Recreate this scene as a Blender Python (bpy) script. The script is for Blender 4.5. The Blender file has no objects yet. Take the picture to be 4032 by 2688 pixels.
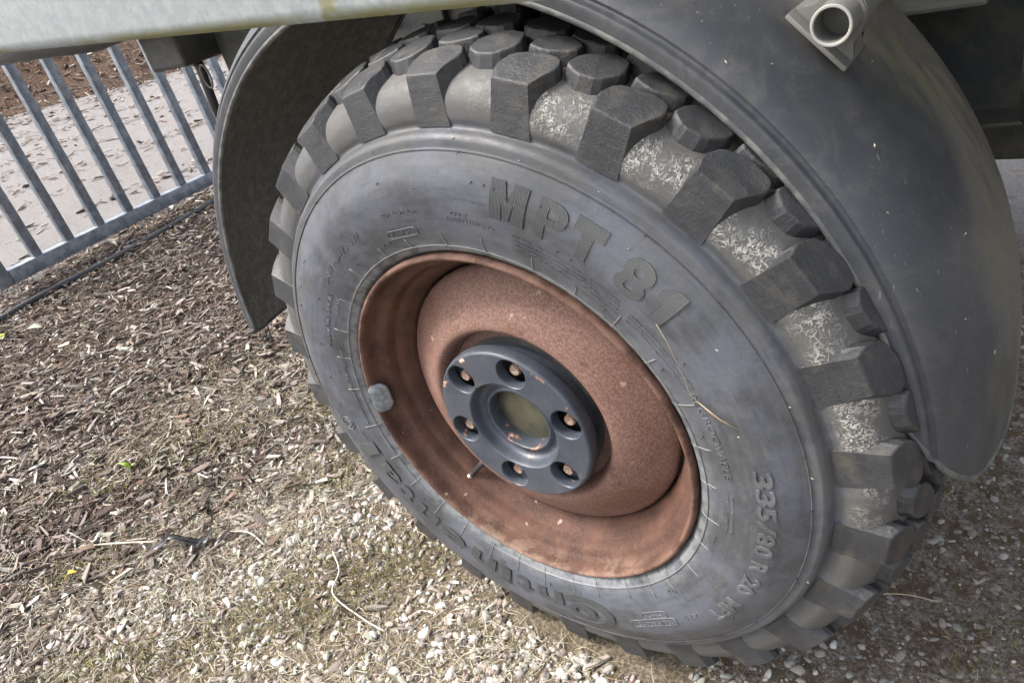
import bpy, bmesh, math, random
import numpy as np
from mathutils import Matrix, Vector
rng = np.random.default_rng(7); random.seed(7)
R_ = math.radians
scene = bpy.context.scene
COL = scene.collection
HUB = 0.495                                   # height of the wheel centre above the ground

# ------------------------------------------------------------------ camera
cd = bpy.data.cameras.new('camera'); cam = bpy.data.objects.new('camera', cd); COL.objects.link(cam)
cd.sensor_width = 36.0; cd.lens = 26.0; cd.clip_start = 0.02; cd.clip_end = 2000
yaw, pit, rol = -0.7505, -0.5132, -0.2924
f = Vector((math.sin(yaw)*math.cos(pit), math.cos(yaw)*math.cos(pit), math.sin(pit)))
r = Vector((math.cos(yaw), -math.sin(yaw), 0)); u = r.cross(f)
r2 = math.cos(rol)*r + math.sin(rol)*u; u2 = -math.sin(rol)*r + math.cos(rol)*u
cam.matrix_world = Matrix(((r2.x, u2.x, -f.x, 0.5897), (r2.y, u2.y, -f.y, -0.5798), (r2.z, u2.z, -f.z, 0.5965+HUB), (0, 0, 0, 1)))
scene.camera = cam

# ------------------------------------------------------------------ sky, sun, exposure
SUN_FROM = Vector((-0.62, -0.42, 0.95)).normalized()
w = bpy.data.worlds.new('World'); scene.world = w; w.use_nodes = True
wn = w.node_tree.nodes; wl = w.node_tree.links
bg = wn['Background']; sky = wn.new('ShaderNodeTexSky'); sky.sky_type = 'NISHITA'; sky.sun_disc = False
sky.sun_elevation = math.asin(SUN_FROM.z); sky.sun_rotation = math.atan2(SUN_FROM.x, SUN_FROM.y)
sky.air_density = 1.0; sky.dust_density = 4.0; sky.ozone_density = 1.0
hs = wn.new('ShaderNodeHueSaturation'); hs.inputs['Saturation'].default_value = 0.38
wl.new(sky.outputs[0], hs.inputs['Color']); wl.new(hs.outputs[0], bg.inputs['Color']); bg.inputs['Strength'].default_value = 0.15
sl = bpy.data.lights.new('sun', 'SUN'); sun = bpy.data.objects.new('sun', sl); COL.objects.link(sun)
sl.energy = 1.5; sl.angle = R_(14); sl.color = (1.0, 0.95, 0.88)
sun.rotation_euler = SUN_FROM.to_track_quat('Z', 'Y').to_euler()
vs = scene.view_settings; vs.view_transform = 'Standard'; vs.look = 'None'; vs.gamma = 1.0; vs.exposure = 1.7; vs.use_curve_mapping = False
scene.cycles.max_bounces = 4; scene.cycles.diffuse_bounces = 3; scene.cycles.glossy_bounces = 2; scene.cycles.use_denoising = True; scene.cycles.use_adaptive_sampling = True; scene.cycles.adaptive_threshold = 0.03

# ------------------------------------------------------------------ helpers
def gz(x, y=0):                                # the yard slopes gently up towards -x
    x = np.asarray(x, float)
    return np.where(x > -9, -0.08*x, 0.72) * (np.abs(x) < 1e9)
def link(o, parent=None):
    COL.objects.link(o)
    if parent is not None: o.parent = parent
    return o
def mesh(name, V, F, m, parent=None, smooth=False, colors=None):
    me = bpy.data.meshes.new(name); me.from_pydata([tuple(v) for v in V], [], [tuple(q) for q in F]); me.update()
    if m: me.materials.append(m)
    if smooth: me.polygons.foreach_set('use_smooth', [True]*len(me.polygons))
    if colors is not None:
        a = me.color_attributes.new('tint', 'FLOAT_COLOR', 'POINT'); a.data.foreach_set('color', np.asarray(colors, np.float32).ravel())
    return link(bpy.data.objects.new(name, me), parent)
def bmobj(name, bm, m, parent=None, smooth=False):
    bmesh.ops.recalc_face_normals(bm, faces=bm.faces)
    me = bpy.data.meshes.new(name); bm.to_mesh(me); bm.free()
    if m: me.materials.append(m)
    if smooth:
        me.polygons.foreach_set('use_smooth', [True]*len(me.polygons))
        me.set_sharp_from_angle(angle=R_(38))
    return link(bpy.data.objects.new(name, me), parent)
def empty(name, loc, parent=None):
    o = bpy.data.objects.new(name, None); o.location = loc; o.empty_display_size = 0.05; return link(o, parent)
def tag(o, label=None, cat=None, group=None, kind=None):
    if label: o['label'] = label
    if cat: o['category'] = cat
    if group: o['group'] = group
    if kind: o['kind'] = kind
    return o
def box(bm, lo, hi, M=None, bevel=0.0):
    r_ = bmesh.ops.create_cube(bm, size=1.0); vs_ = r_['verts']
    for v in vs_: v.co = Vector([lo[i] + (v.co[i]+0.5)*(hi[i]-lo[i]) for i in range(3)])
    if bevel: 
        es = list({e for v in vs_ for e in v.link_edges}); q = bmesh.ops.bevel(bm, geom=es, offset=bevel, segments=2, affect='EDGES', profile=0.5); vs_ = list({v for fc in q['faces'] for v in fc.verts} | {v for v in vs_ if v.is_valid})
    if M is not None:
        bmesh.ops.transform(bm, matrix=M, verts=[v for v in vs_ if v.is_valid])
def tube_geo(pts, rad, n=8, closed=False, caps=True):
    pts = [Vector(p) for p in pts]; V = []; F = []; N = len(pts)
    rad = [rad]*N if isinstance(rad, (int, float)) else rad
    up = Vector((0.13, 0.31, 0.94)).normalized()
    for i, p in enumerate(pts):
        a = pts[(i-1) % N] if (closed or i > 0) else p; b = pts[(i+1) % N] if (closed or i < N-1) else p
        t = (b-a).normalized(); s = t.cross(up)
        if s.length < 1e-4: s = t.cross(Vector((1, 0, 0)))
        s.normalize(); q = s.cross(t)
        for k in range(n):
            an = 2*math.pi*k/n; V.append(p + rad[i]*(math.cos(an)*s + math.sin(an)*q))
    for i in range(N if closed else N-1):
        for k in range(n):
            a, b = i*n+k, i*n+(k+1) % n; j = (i+1) % N; F.append((a, b, j*n+(k+1) % n, j*n+k))
    if caps and not closed:
        F.append(tuple(range(n-1, -1, -1))); F.append(tuple((N-1)*n+k for k in range(n)))
    return V, F
def tube(name, pts, rad, m, parent=None, n=8, closed=False):
    V, F = tube_geo(pts, rad, n, closed); return mesh(name, V, F, m, parent, True)
def spline(pts, k):                            # Catmull-Rom through 2-D/3-D points
    P = np.asarray(pts, float); P = np.vstack([2*P[0]-P[1], P, 2*P[-1]-P[-2]]); out = []
    for i in range(1, len(P)-2):
        for t in np.linspace(0, 1, k, endpoint=False):
            a, b, c, d = P[i-1], P[i], P[i+1], P[i+2]
            out.append(0.5*((2*b) + (c-a)*t + (2*a-5*b+4*c-d)*t*t + (3*b-a-3*c+d)*t**3))
    out.append(P[-2]); return np.array(out)
def lathe(name, prof, m, parent, n=240, smooth=True, cap=False):   # profile (radius, y), spun about the wheel axis
    prof = np.asarray(prof); k = len(prof); th = np.linspace(0, 2*math.pi, n, endpoint=False)
    V = np.zeros((n, k, 3)); V[:, :, 0] = np.cos(th)[:, None]*prof[:, 0]; V[:, :, 2] = np.sin(th)[:, None]*prof[:, 0]; V[:, :, 1] = prof[:, 1]
    i = np.arange(n)[:, None]; j = np.arange(k-1)[None, :]; i2 = (i+1) % n
    F = np.stack([i*k+j, i*k+j+1, i2*k+j+1, i2*k+j], -1).reshape(-1, 4).tolist()
    if cap: F.append([int(q*k+k-1) for q in range(n)])
    o = mesh(name, V.reshape(-1, 3), F, m, parent, smooth)
    if smooth: o.data.set_sharp_from_angle(angle=R_(40))
    return o

# ------------------------------------------------------------------ materials
class M:
    def __init__(s, name, rough=0.6, metal=0.0, spec=0.5):
        s.m = bpy.data.materials.new(name); s.m.use_nodes = True; s.nt = s.m.node_tree; s.b = s.nt.nodes['Principled BSDF']
        s.b.inputs['Roughness'].default_value = rough; s.b.inputs['Metallic'].default_value = metal; s.b.inputs['Specular IOR Level'].default_value = spec
        g = s.nt.nodes.new('ShaderNodeNewGeometry'); s.pos = g.outputs['Position']; s.geo = g
    def new(s, t, **k):
        n = s.nt.nodes.new(t)
        for a, v in k.items(): setattr(n, a, v)
        return n
    def set(s, sock, v):
        if isinstance(v, bpy.types.NodeSocket): s.nt.links.new(v, sock)
        elif isinstance(v, (tuple, list)) and len(v) == 3 and sock.type == 'RGBA': sock.default_value = (*v, 1)
        else: sock.default_value = v
    def math(s, op, a, b=None, c=None, clamp=False):
        n = s.new('ShaderNodeMath', operation=op, use_clamp=clamp); s.set(n.inputs[0], a)
        if b is not None: s.set(n.inputs[1], b)
        if c is not None: s.set(n.inputs[2], c)
        return n.outputs[0]
    def vm(s, op, a, b):
        n = s.new('ShaderNodeVectorMath', operation=op); s.set(n.inputs[0], a); s.set(n.inputs[1], b); return n.outputs[0]
    def noise(s, scale, detail=4, rough=0.55, vec=None, dist=0.0):
        n = s.new('ShaderNodeTexNoise'); s.set(n.inputs['Vector'], vec or s.pos); s.set(n.inputs['Scale'], scale); s.set(n.inputs['Detail'], detail); s.set(n.inputs['Roughness'], rough); s.set(n.inputs['Distortion'], dist)
        return n.outputs[0]
    def vor(s, scale, vec=None, feat='F1', out='Distance'):
        n = s.new('ShaderNodeTexVoronoi', feature=feat); s.set(n.inputs['Vector'], vec or s.pos); s.set(n.inputs['Scale'], scale); return n.outputs[out]
    def step(s, v, lo, hi):
        n = s.new('ShaderNodeMapRange', interpolation_type='SMOOTHSTEP'); s.set(n.inputs[0], v); s.set(n.inputs[1], lo); s.set(n.inputs[2], hi); return n.outputs[0]
    def mix(s, fac, a, b, blend='MIX'):
        n = s.new('ShaderNodeMix', data_type='RGBA', blend_type=blend); s.set(n.inputs[0], fac); s.set(n.inputs[6], a); s.set(n.inputs[7], b); return n.outputs[2]
    def xyz(s, v=None):
        n = s.new('ShaderNodeSeparateXYZ'); s.set(n.inputs[0], v or s.pos); return n.outputs
    def bump(s, h, strength=0.5, dist=0.002, normal=None):
        n = s.new('ShaderNodeBump'); s.set(n.inputs['Height'], h); s.set(n.inputs['Strength'], strength); s.set(n.inputs['Distance'], dist)
        if normal is not None: s.set(n.inputs['Normal'], normal)
        return n.outputs[0]
    def out(s, color=None, rough=None, normal=None, metal=None):
        if color is not None: s.set(s.b.inputs['Base Color'], color)
        if rough is not None: s.set(s.b.inputs['Roughness'], rough)
        if normal is not None: s.set(s.b.inputs['Normal'], normal)
        if metal is not None: s.set(s.b.inputs['Metallic'], metal)
        return s.m
def polar(k):                                  # radius and angle round the wheel axis
    q = k.xyz(); z = k.math('SUBTRACT', q[2], HUB); x = q[0]
    rad = k.math('SQRT', k.math('ADD', k.math('MULTIPLY', x, x), k.math('MULTIPLY', z, z)))
    return rad, k.math('ARCTAN2', z, x), q[1], x, z

def rubber(name, base, bloom, dust, bloom_amt=0.6, dust_amt=0.35, rough=0.52, stripes=0, wrinkle=False, amp=1.0):
    k = M(name, rough); n1 = k.noise(11, 8, 0.68); n2 = k.noise(40, 7, 0.7); n3 = k.noise(420, 3, 0.6)
    c = k.mix(k.math('MULTIPLY', k.step(n1, 0.40, 0.62), bloom_amt), base, bloom)
    c = k.mix(k.math('MULTIPLY', k.step(n2, 0.48, 0.72), dust_amt), c, dust)
    c = k.mix(k.math('MULTIPLY', k.step(n3, 0.5, 0.85), 0.35), c, dust)
    rad0, ang0, y0_, x0_, z0_ = polar(k); cv = k.new('ShaderNodeCombineXYZ'); k.set(cv.inputs[0], k.math('MULTIPLY', rad0, 150.0)); k.set(cv.inputs[1], k.math('MULTIPLY', ang0, 7.0)); k.set(cv.inputs[2], k.math('MULTIPLY', y0_, 60.0))
    pol = k.noise(1.0, 7, 0.72, cv.outputs[0]); c = k.mix(k.math('MULTIPLY', k.step(pol, 0.50, 0.70), 0.45), c, dust); c = k.mix(k.math('MULTIPLY', k.step(pol, 0.48, 0.32), 0.5), c, tuple(0.6*v for v in base))
    scf = k.noise(130, 5, 0.75, dist=2.0); c = k.mix(k.math('MULTIPLY', k.math('MULTIPLY', k.step(scf, 0.60, 0.66), k.step(n2, 0.45, 0.6)), 0.5), c, tuple(1.5*v for v in bloom))
    streak = k.noise(60, 4, 0.7, dist=1.2); c = k.mix(k.math('MULTIPLY', k.step(streak, 0.60, 0.70), 0.25), c, base)
    crk = k.noise(38, 6, 0.62, dist=0.8); crk = k.step(k.math('ABSOLUTE', k.math('SUBTRACT', crk, 0.5)), 0.006, 0.001); c = k.mix(k.math('MULTIPLY', k.math('MULTIPLY', crk, k.step(n1, 0.5, 0.6)), 0.6), c, tuple(0.4*v for v in base))
    speck = k.step(k.vor(330), 0.05, 0.02); c = k.mix(k.math('MULTIPLY', speck, k.step(n2, 0.55, 0.6)), c, (0.35, 0.33, 0.29))
    h = k.math('ADD', k.math('MULTIPLY', n3, 0.35), k.math('ADD', k.math('MULTIPLY', k.noise(90, 4, 0.6), 0.6), k.math('MULTIPLY', scf, 0.5)))
    nrm = k.bump(h, 0.35*amp, 0.0016)
    rg = k.math('ADD', k.math('MULTIPLY', k.step(n2, 0.4, 0.7), 0.18), rough-0.06)
    if stripes:
        rad, ang, y, x, z = polar(k); s_ = k.math('SINE', k.math('MULTIPLY', ang, stripes)); nrm = k.bump(s_, 0.5, 0.0008, nrm)
        c = k.mix(k.step(s_, 0.2, -0.6), c, tuple(0.62*v for v in base))
    if wrinkle:
        rad, ang, y, x, z = polar(k)
        c = k.mix(k.math('MULTIPLY', k.step(rad, 0.300, 0.272), k.math('MULTIPLY', k.step(k.noise(70, 4, 0.6), 0.35, 0.6), 0.6)), c, (0.24, 0.245, 0.24))
        c = k.mix(k.math('MULTIPLY', k.math('MULTIPLY', k.step(rad, 0.375, 0.40), k.step(k.noise(16, 4, 0.65), 0.40, 0.60)), 0.5), c, (0.092, 0.088, 0.081))
    if wrinkle:                                # perished, crazed rubber with pale crust and painted-in sky glints on the slots of the upper front half
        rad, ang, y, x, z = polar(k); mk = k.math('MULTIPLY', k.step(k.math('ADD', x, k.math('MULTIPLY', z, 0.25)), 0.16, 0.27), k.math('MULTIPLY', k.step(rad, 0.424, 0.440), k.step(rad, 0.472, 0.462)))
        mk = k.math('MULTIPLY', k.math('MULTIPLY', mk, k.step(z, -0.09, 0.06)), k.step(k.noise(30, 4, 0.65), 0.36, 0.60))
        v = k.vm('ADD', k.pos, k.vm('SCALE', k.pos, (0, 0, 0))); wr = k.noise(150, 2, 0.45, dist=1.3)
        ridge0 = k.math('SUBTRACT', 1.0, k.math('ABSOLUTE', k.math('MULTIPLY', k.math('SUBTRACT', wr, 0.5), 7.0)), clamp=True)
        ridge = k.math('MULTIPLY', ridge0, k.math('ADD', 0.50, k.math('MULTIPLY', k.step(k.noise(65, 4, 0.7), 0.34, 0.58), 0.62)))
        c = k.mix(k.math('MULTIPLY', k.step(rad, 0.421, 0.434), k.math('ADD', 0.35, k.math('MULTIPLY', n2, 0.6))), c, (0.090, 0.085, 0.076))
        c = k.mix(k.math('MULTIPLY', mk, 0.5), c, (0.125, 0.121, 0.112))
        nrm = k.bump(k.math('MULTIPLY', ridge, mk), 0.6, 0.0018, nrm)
        c = k.mix(k.math('MULTIPLY', k.math('MULTIPLY', k.step(ridge, 0.42, 0.85), mk), 0.75), c, (0.52, 0.50, 0.45))  # pale ridge colour: crust flecks plus bright highlights painted into the rubber
        c = k.mix(k.math('MULTIPLY', k.step(y, 0.035, 0.07), 0.6), c, (0.175, 0.140, 0.108))
        rg = k.math('SUBTRACT', rg, k.math('SUBTRACT', k.math('MULTIPLY', mk, 0.20), k.math('MULTIPLY', k.step(rad, 0.421, 0.434), 0.15)))
    return k.out(c, rg, nrm)
MAT = {}
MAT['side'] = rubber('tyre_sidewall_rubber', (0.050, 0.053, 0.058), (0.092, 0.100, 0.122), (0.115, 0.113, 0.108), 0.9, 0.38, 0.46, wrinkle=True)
MAT['block'] = rubber('tread_block_rubber', (0.027, 0.028, 0.031), (0.044, 0.047, 0.054), (0.082, 0.074, 0.060), 0.6, 0.75, 0.50, amp=2.4)
MAT['letter'] = rubber('striped_letter_rubber', (0.058, 0.060, 0.062), (0.090, 0.094, 0.102), (0.12, 0.116, 0.110), 0.5, 0.4, 0.5, stripes=1250)
MAT['letter2'] = rubber('raised_letter_rubber', (0.075, 0.077, 0.08), (0.15, 0.155, 0.175), (0.15, 0.145, 0.135), 0.6, 0.4, 0.5)

k = M('rusty_steel', 0.72, 0.0, 0.35)
rad, ang, y, x, z = polar(k)
n1 = k.noise(26, 5, 0.6); n2 = k.noise(330, 3, 0.65); n3 = k.noise(800, 2, 0.5); n4 = k.noise(7, 4, 0.6)
dome = k.math('MULTIPLY', k.step(y, 0.075, 0.06), k.step(rad, 0.2185, 0.2165))
c = k.mix(k.step(n1, 0.3, 0.7), (0.050, 0.024, 0.017), (0.100, 0.047, 0.031))
cd_ = k.mix(k.step(n2, 0.38, 0.64), (0.138, 0.070, 0.052), (0.215, 0.132, 0.106))
cd_ = k.mix(k.step(n4, 0.45, 0.68), cd_, k.mix(k.step(n2, 0.38, 0.64), (0.105, 0.048, 0.034), (0.172, 0.092, 0.065)))
c = k.mix(k.math('MULTIPLY', k.step(n2, 0.45, 0.7), 0.6), c, (0.126, 0.066, 0.046))
c = k.mix(dome, c, cd_)
strk = k.noise(14, 4, 0.65, dist=0.6); c = k.mix(k.math('MULTIPLY', k.step(strk, 0.58, 0.72), 0.35), c, (0.145, 0.074, 0.043))
lipw = k.math('MULTIPLY', k.step(rad, 0.2585, 0.263), k.step(n1, 0.4, 0.6)); c = k.mix(k.math('MULTIPLY', lipw, 0.5), c, (0.185, 0.108, 0.082))
c = k.mix(k.math('MULTIPLY', k.step(k.noise(45, 3, 0.5), 0.71, 0.75), 0.6), c, (0.42, 0.33, 0.27))
crust = k.math('MULTIPLY', k.math('MULTIPLY', k.step(z, -0.17, -0.24), k.step(y, 0.03, 0.0)), k.step(k.noise(40, 5, 0.7), 0.46, 0.60)); c = k.mix(k.math('MULTIPLY', crust, 0.4), c, (0.28, 0.21, 0.15))
runp = k.noise(1.0, 5, 0.65, k.vm('MULTIPLY', k.pos, (60, 60, 6))); c = k.mix(k.math('MULTIPLY', k.step(runp, 0.56, 0.70), 0.22), c, (0.19, 0.105, 0.058))
pit = k.step(k.vor(150), 0.10, 0.04); c = k.mix(k.math('MULTIPLY', k.math('MULTIPLY', pit, k.step(n1, 0.5, 0.62)), 0.7), c, (0.045, 0.020, 0.013))
sc_ = k.step(k.noise(20, 7, 0.7, dist=0.8), 0.60, 0.68); c = k.mix(k.math('MULTIPLY', sc_, 0.55), c, (0.062, 0.030, 0.022))
MAT['rust'] = k.out(c, 0.74, k.bump(k.math('ADD', n2, k.math('MULTIPLY', n3, 0.6)), 0.35, 0.0012))

def chipped_paint(name, col, col2, chipfn):
    k = M(name, 0.42, 0.0, 0.5); rad, ang, y, x, z = polar(k); n1 = k.noise(30, 5, 0.6)
    c = k.mix(k.step(n1, 0.35, 0.7), col, col2)
    c = k.mix(k.math('MULTIPLY', k.step(k.noise(160, 4, 0.7), 0.55, 0.75), 0.35), c, (0.12, 0.125, 0.14))
    c = k.mix(k.math('MULTIPLY', k.step(k.noise(9, 6, 0.7), 0.42, 0.66), 0.45), c, (0.085, 0.088, 0.092)); c = k.mix(k.math('MULTIPLY', k.step(k.noise(420, 3, 0.6), 0.60, 0.7), 0.3), c, (0.16, 0.155, 0.145))
    chip = chipfn(k, rad, y, z); c = k.mix(k.step(chip, 0.50, 0.56), c, (0.32, 0.16, 0.10)); c = k.mix(k.step(chip, 0.57, 0.62), c, (0.55, 0.52, 0.47))
    return k.out(c, k.math('ADD', k.math('MULTIPLY', n1, 0.25), 0.30), k.bump(k.noise(55, 4, 0.55), 0.12, 0.0015))
def hubchips(k, rad, y, z):
    n = k.noise(48, 3, 0.6); edge = k.math('MULTIPLY', k.step(rad, 0.108, 0.114), k.step(rad, 0.121, 0.117))
    inner = k.math('MULTIPLY', k.step(rad, 0.071, 0.066), k.step(z, 0.0, -0.03))
    return k.math('SUBTRACT', n, k.math('SUBTRACT', 0.235, k.math('MULTIPLY', k.math('MAXIMUM', edge, inner), 0.13)))
MAT['hub'] = chipped_paint('blue_grey_hub_paint', (0.034, 0.041, 0.056), (0.050, 0.058, 0.076), hubchips)

k = M('hub_cap_olive', 0.38); n = k.noise(18, 5, 0.6)
MAT['olive'] = k.out(k.mix(k.step(n, 0.35, 0.65), (0.036, 0.036, 0.024), (0.095, 0.090, 0.058)), k.math('ADD', 0.3, k.math('MULTIPLY', k.noise(60), 0.3)))
k = M('dark_steel', 0.6); MAT['dark'] = k.out(k.mix(k.step(k.noise(20, 5), 0.35, 0.7), (0.035, 0.037, 0.038), (0.075, 0.073, 0.066)), 0.6, k.bump(k.noise(120, 4), 0.3, 0.002))
k = M('stud_metal', 0.5, 0.3); MAT['stud'] = k.out(k.mix(k.step(k.noise(300, 3), 0.42, 0.6), (0.24, 0.125, 0.080), (0.36, 0.31, 0.26)), 0.55, k.bump(k.noise(600), 0.3, 0.0006))
k = M('brass_valve', 0.35, 0.8); MAT['brass'] = k.out((0.55, 0.50, 0.42), 0.35)
k = M('black_rubber_plain', 0.5); MAT['black'] = k.out(k.mix(k.noise(60), (0.018, 0.018, 0.019), (0.035, 0.035, 0.036)), 0.5)
k = M('lead_weight', 0.5, 0.2); MAT['lead'] = k.out(k.mix(k.step(k.noise(140, 4), 0.4, 0.65), (0.14, 0.155, 0.17), (0.23, 0.24, 0.25)), 0.5, k.bump(k.noise(200), 0.25, 0.001))

k = M('mudguard_plastic', 0.5)
n1 = k.noise(5, 5, 0.6); n2 = k.noise(55, 8, 0.75, dist=0.6); q = k.xyz(); vscr = k.new('ShaderNodeMapping'); k.set(vscr.inputs[0], k.pos); vscr.inputs['Scale'].default_value = (1, 1, 0.12)
c = k.mix(k.step(n1, 0.35, 0.7), (0.038, 0.042, 0.049), (0.062, 0.066, 0.075))
c = k.mix(k.math('MULTIPLY', k.step(n2, 0.50, 0.75), 0.45), c, (0.105, 0.106, 0.108))
dirt = k.math('MULTIPLY', k.step(k.math('ADD', q[1], k.math('MULTIPLY', k.math('SUBTRACT', k.noise(6, 4, 0.6), 0.5), 0.30)), 0.14, 0.27), k.step(k.noise(45, 6, 0.75, vscr.outputs[0]), 0.20, 0.62))
film = k.noise(22, 8, 0.78, dist=0.8); c = k.mix(k.math('MULTIPLY', k.step(film, 0.46, 0.66), 0.5), c, (0.092, 0.091, 0.088))
c = k.mix(k.math('MULTIPLY', dirt, 0.9), c, k.mix(k.step(k.noise(9, 3), 0.45, 0.62), (0.170, 0.155, 0.125), (0.165, 0.156, 0.095)))
scr = k.step(k.noise(230, 3, 0.6, vscr.outputs[0]), 0.66, 0.72); c = k.mix(k.math('MULTIPLY', scr, k.step(n1, 0.45, 0.55)), c, (0.24, 0.23, 0.20))
MAT['guard'] = k.out(c, k.math('ADD', 0.42, k.math('MULTIPLY', dirt, 0.3)), k.bump(k.math('ADD', n2, k.noise(180, 3)), 0.12, 0.002))
k = M('mudguard_mud', 0.85); n2 = k.noise(60, 5, 0.65)
MAT['mud'] = k.out(k.mix(k.step(n2, 0.3, 0.75), (0.165, 0.165, 0.163), (0.270, 0.264, 0.250)), 0.85, k.bump(k.math('ADD', n2, k.math('MULTIPLY', k.noise(12, 4, 0.6), 1.5)), 0.7, 0.008))
k = M('mudguard_lip', 0.5); MAT['lip'] = k.out(k.mix(k.step(k.noise(40, 4, 0.6), 0.42, 0.65), (0.070, 0.073, 0.076), (0.150, 0.150, 0.132)), 0.5)

k = M('galvanised_rail', 0.55, 0.15); q = k.xyz(); n1 = k.noise(110, 4, 0.7); n2 = k.noise(6, 4, 0.6); sp = k.vor(120)
c = k.mix(k.step(n1, 0.35, 0.68), (0.200, 0.222, 0.228), (0.262, 0.284, 0.288)); c = k.mix(k.math('MULTIPLY', k.step(n2, 0.45, 0.7), 0.3), c, (0.235, 0.243, 0.232))
zb = k.math('ADD', q[2], k.math('MULTIPLY', q[0], 0.0775))
run = k.math('MULTIPLY', k.step(k.noise(16, 3, 0.6, k.vm('MULTIPLY', k.pos, (1, 1, 0.05))), 0.68, 0.74), 0.5)
xs_ = k.math('ADD', q[0], k.math('MULTIPLY', k.math('SUBTRACT', k.noise(30, 4), 0.5), 0.03)); spot = k.math('MULTIPLY', k.math('MULTIPLY', k.step(k.math('ABSOLUTE', k.math('SUBTRACT', xs_, 0.105)), 0.016, 0.006), k.step(k.noise(60, 4), 0.3, 0.55)), 0.85); run = k.math('MAXIMUM', run, spot)
lowedge = k.math('MULTIPLY', k.step(zb, 1.070, 1.060), k.step(k.noise(9, 4, 0.6), 0.38, 0.58)); c = k.mix(k.math('MAXIMUM', lowedge, run), c, (0.150, 0.150, 0.062))
MAT['rail'] = k.out(c, 0.52, k.bump(n1, 0.1, 0.001))
k = M('galvanised_gate', 0.42, 0.45); n1 = k.noise(28, 4, 0.6); MAT['gate'] = k.out(k.mix(k.step(n1, 0.38, 0.66), (0.15, 0.172, 0.205), (0.25, 0.278, 0.32)), k.math('ADD', 0.34, k.math('MULTIPLY', n1, 0.2)))
k = M('grey_cast_bracket', 0.6, 0.1); n1 = k.noise(70, 4, 0.6); MAT['cast'] = k.out(k.mix(n1, (0.105, 0.106, 0.100), (0.175, 0.172, 0.158)), 0.6, k.bump(k.noise(220), 0.2, 0.001))
k = M('cut_tube_end', 0.5, 0.1); MAT['tube_end'] = k.out(k.mix(k.noise(150), (0.28, 0.28, 0.26), (0.38, 0.375, 0.35)), 0.55)
k = M('grimy_underbody', 0.75); n1 = k.noise(14, 5, 0.65); MAT['under'] = k.out(k.mix(k.step(n1, 0.35, 0.65), (0.036, 0.044, 0.046), (0.090, 0.086, 0.068)), 0.75, k.bump(k.noise(60, 5), 0.4, 0.004))
k = M('deck_board', 0.8); MAT['deck'] = k.out(k.mix(k.noise(20), (0.20, 0.18, 0.15), (0.28, 0.25, 0.21)), 0.8)
k = M('hose_plastic', 0.4); MAT['hose'] = k.out(k.mix(k.noise(20), (0.022, 0.024, 0.027), (0.05, 0.052, 0.055)), 0.42)

def tinted(name, rough=0.8, grain=300, amt=0.25, spec=0.4, stretch=None):
    k = M(name, rough, 0, spec); a = k.new('ShaderNodeAttribute', attribute_name='tint'); n = k.noise(grain, 3, 0.6); n2 = k.noise(grain*0.2, 3, 0.5)
    c = k.mix(k.step(n, 0.3, 0.75), k.mix(amt, a.outputs['Color'], (0.05, 0.045, 0.04)), a.outputs['Color'])
    c = k.mix(k.math('MULTIPLY', k.step(n2, 0.55, 0.75), amt), c, (0.20, 0.17, 0.12))
    return k.out(c, rough, k.bump(n, 0.35, 0.001))
MAT['stone'] = tinted('pebble_stone', 0.75, 420, 0.22)
MAT['chip'] = tinted('weathered_wood_chip', 0.85, 260, 0.35)
MAT['straw'] = tinted('dry_stem', 0.7, 200, 0.2)
MAT['moss'] = tinted('moss_blades', 0.9, 200, 0.2)

k = M('yard_soil', 0.92, 0, 0.2); q = k.xyz(); n0 = k.noise(3.0, 4, 0.6); n1 = k.noise(24, 5, 0.65); n2 = k.noise(150, 5, 0.7); n3 = k.noise(520, 3, 0.6)
mulch = k.mix(k.step(n2, 0.35, 0.68), (0.050, 0.034, 0.026), (0.135, 0.098, 0.072))
grav = k.mix(k.step(n2, 0.38, 0.64), (0.125, 0.098, 0.064), (0.31, 0.262, 0.19)); grav = k.mix(k.math('MULTIPLY', k.step(n1, 0.54, 0.70), 0.6), grav, (0.115, 0.105, 0.038))
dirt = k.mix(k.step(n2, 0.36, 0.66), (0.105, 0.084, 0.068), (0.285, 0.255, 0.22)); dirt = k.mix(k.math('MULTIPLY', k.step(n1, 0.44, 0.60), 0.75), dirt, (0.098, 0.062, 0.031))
path = k.mix(k.step(n2, 0.35, 0.68), (0.190, 0.177, 0.171), (0.295, 0.278, 0.268)); path = k.mix(k.math('MULTIPLY', k.step(n1, 0.56, 0.68), 0.6), path, (0.19, 0.135, 0.105))
wob = k.math('MULTIPLY', k.math('SUBTRACT', n0, 0.5), 0.9)
xw = k.math('ADD', q[0], wob)
c = k.mix(k.step(xw, -0.85, -1.2), grav, mulch)
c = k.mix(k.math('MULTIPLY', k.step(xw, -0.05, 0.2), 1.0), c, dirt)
c = k.mix(k.step(k.math('ADD', q[0], k.math('MULTIPLY', wob, 0.15)), -2.98, -3.12), c, path)
c = k.mix(k.step(k.math('ADD', q[1], k.math('MULTIPLY', wob, 0.2)), 1.55, 1.75), c, k.mix(k.step(xw, -2.3, -1.6), c, path))
MAT['soil'] = k.out(c, 0.92, k.bump(k.math('ADD', k.math('MULTIPLY', n2, 0.8), k.math('ADD', n1, k.math('MULTIPLY', n3, 0.4))), 0.9, 0.012))
k = M('bark_heap_soil', 0.92, 0, 0.2); n2 = k.noise(70, 5, 0.7); MAT['heap'] = k.out(k.mix(k.step(n2, 0.38, 0.66), (0.045, 0.026, 0.018), (0.19, 0.125, 0.088)), 0.92, k.bump(n2, 1.0, 0.03))

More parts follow.
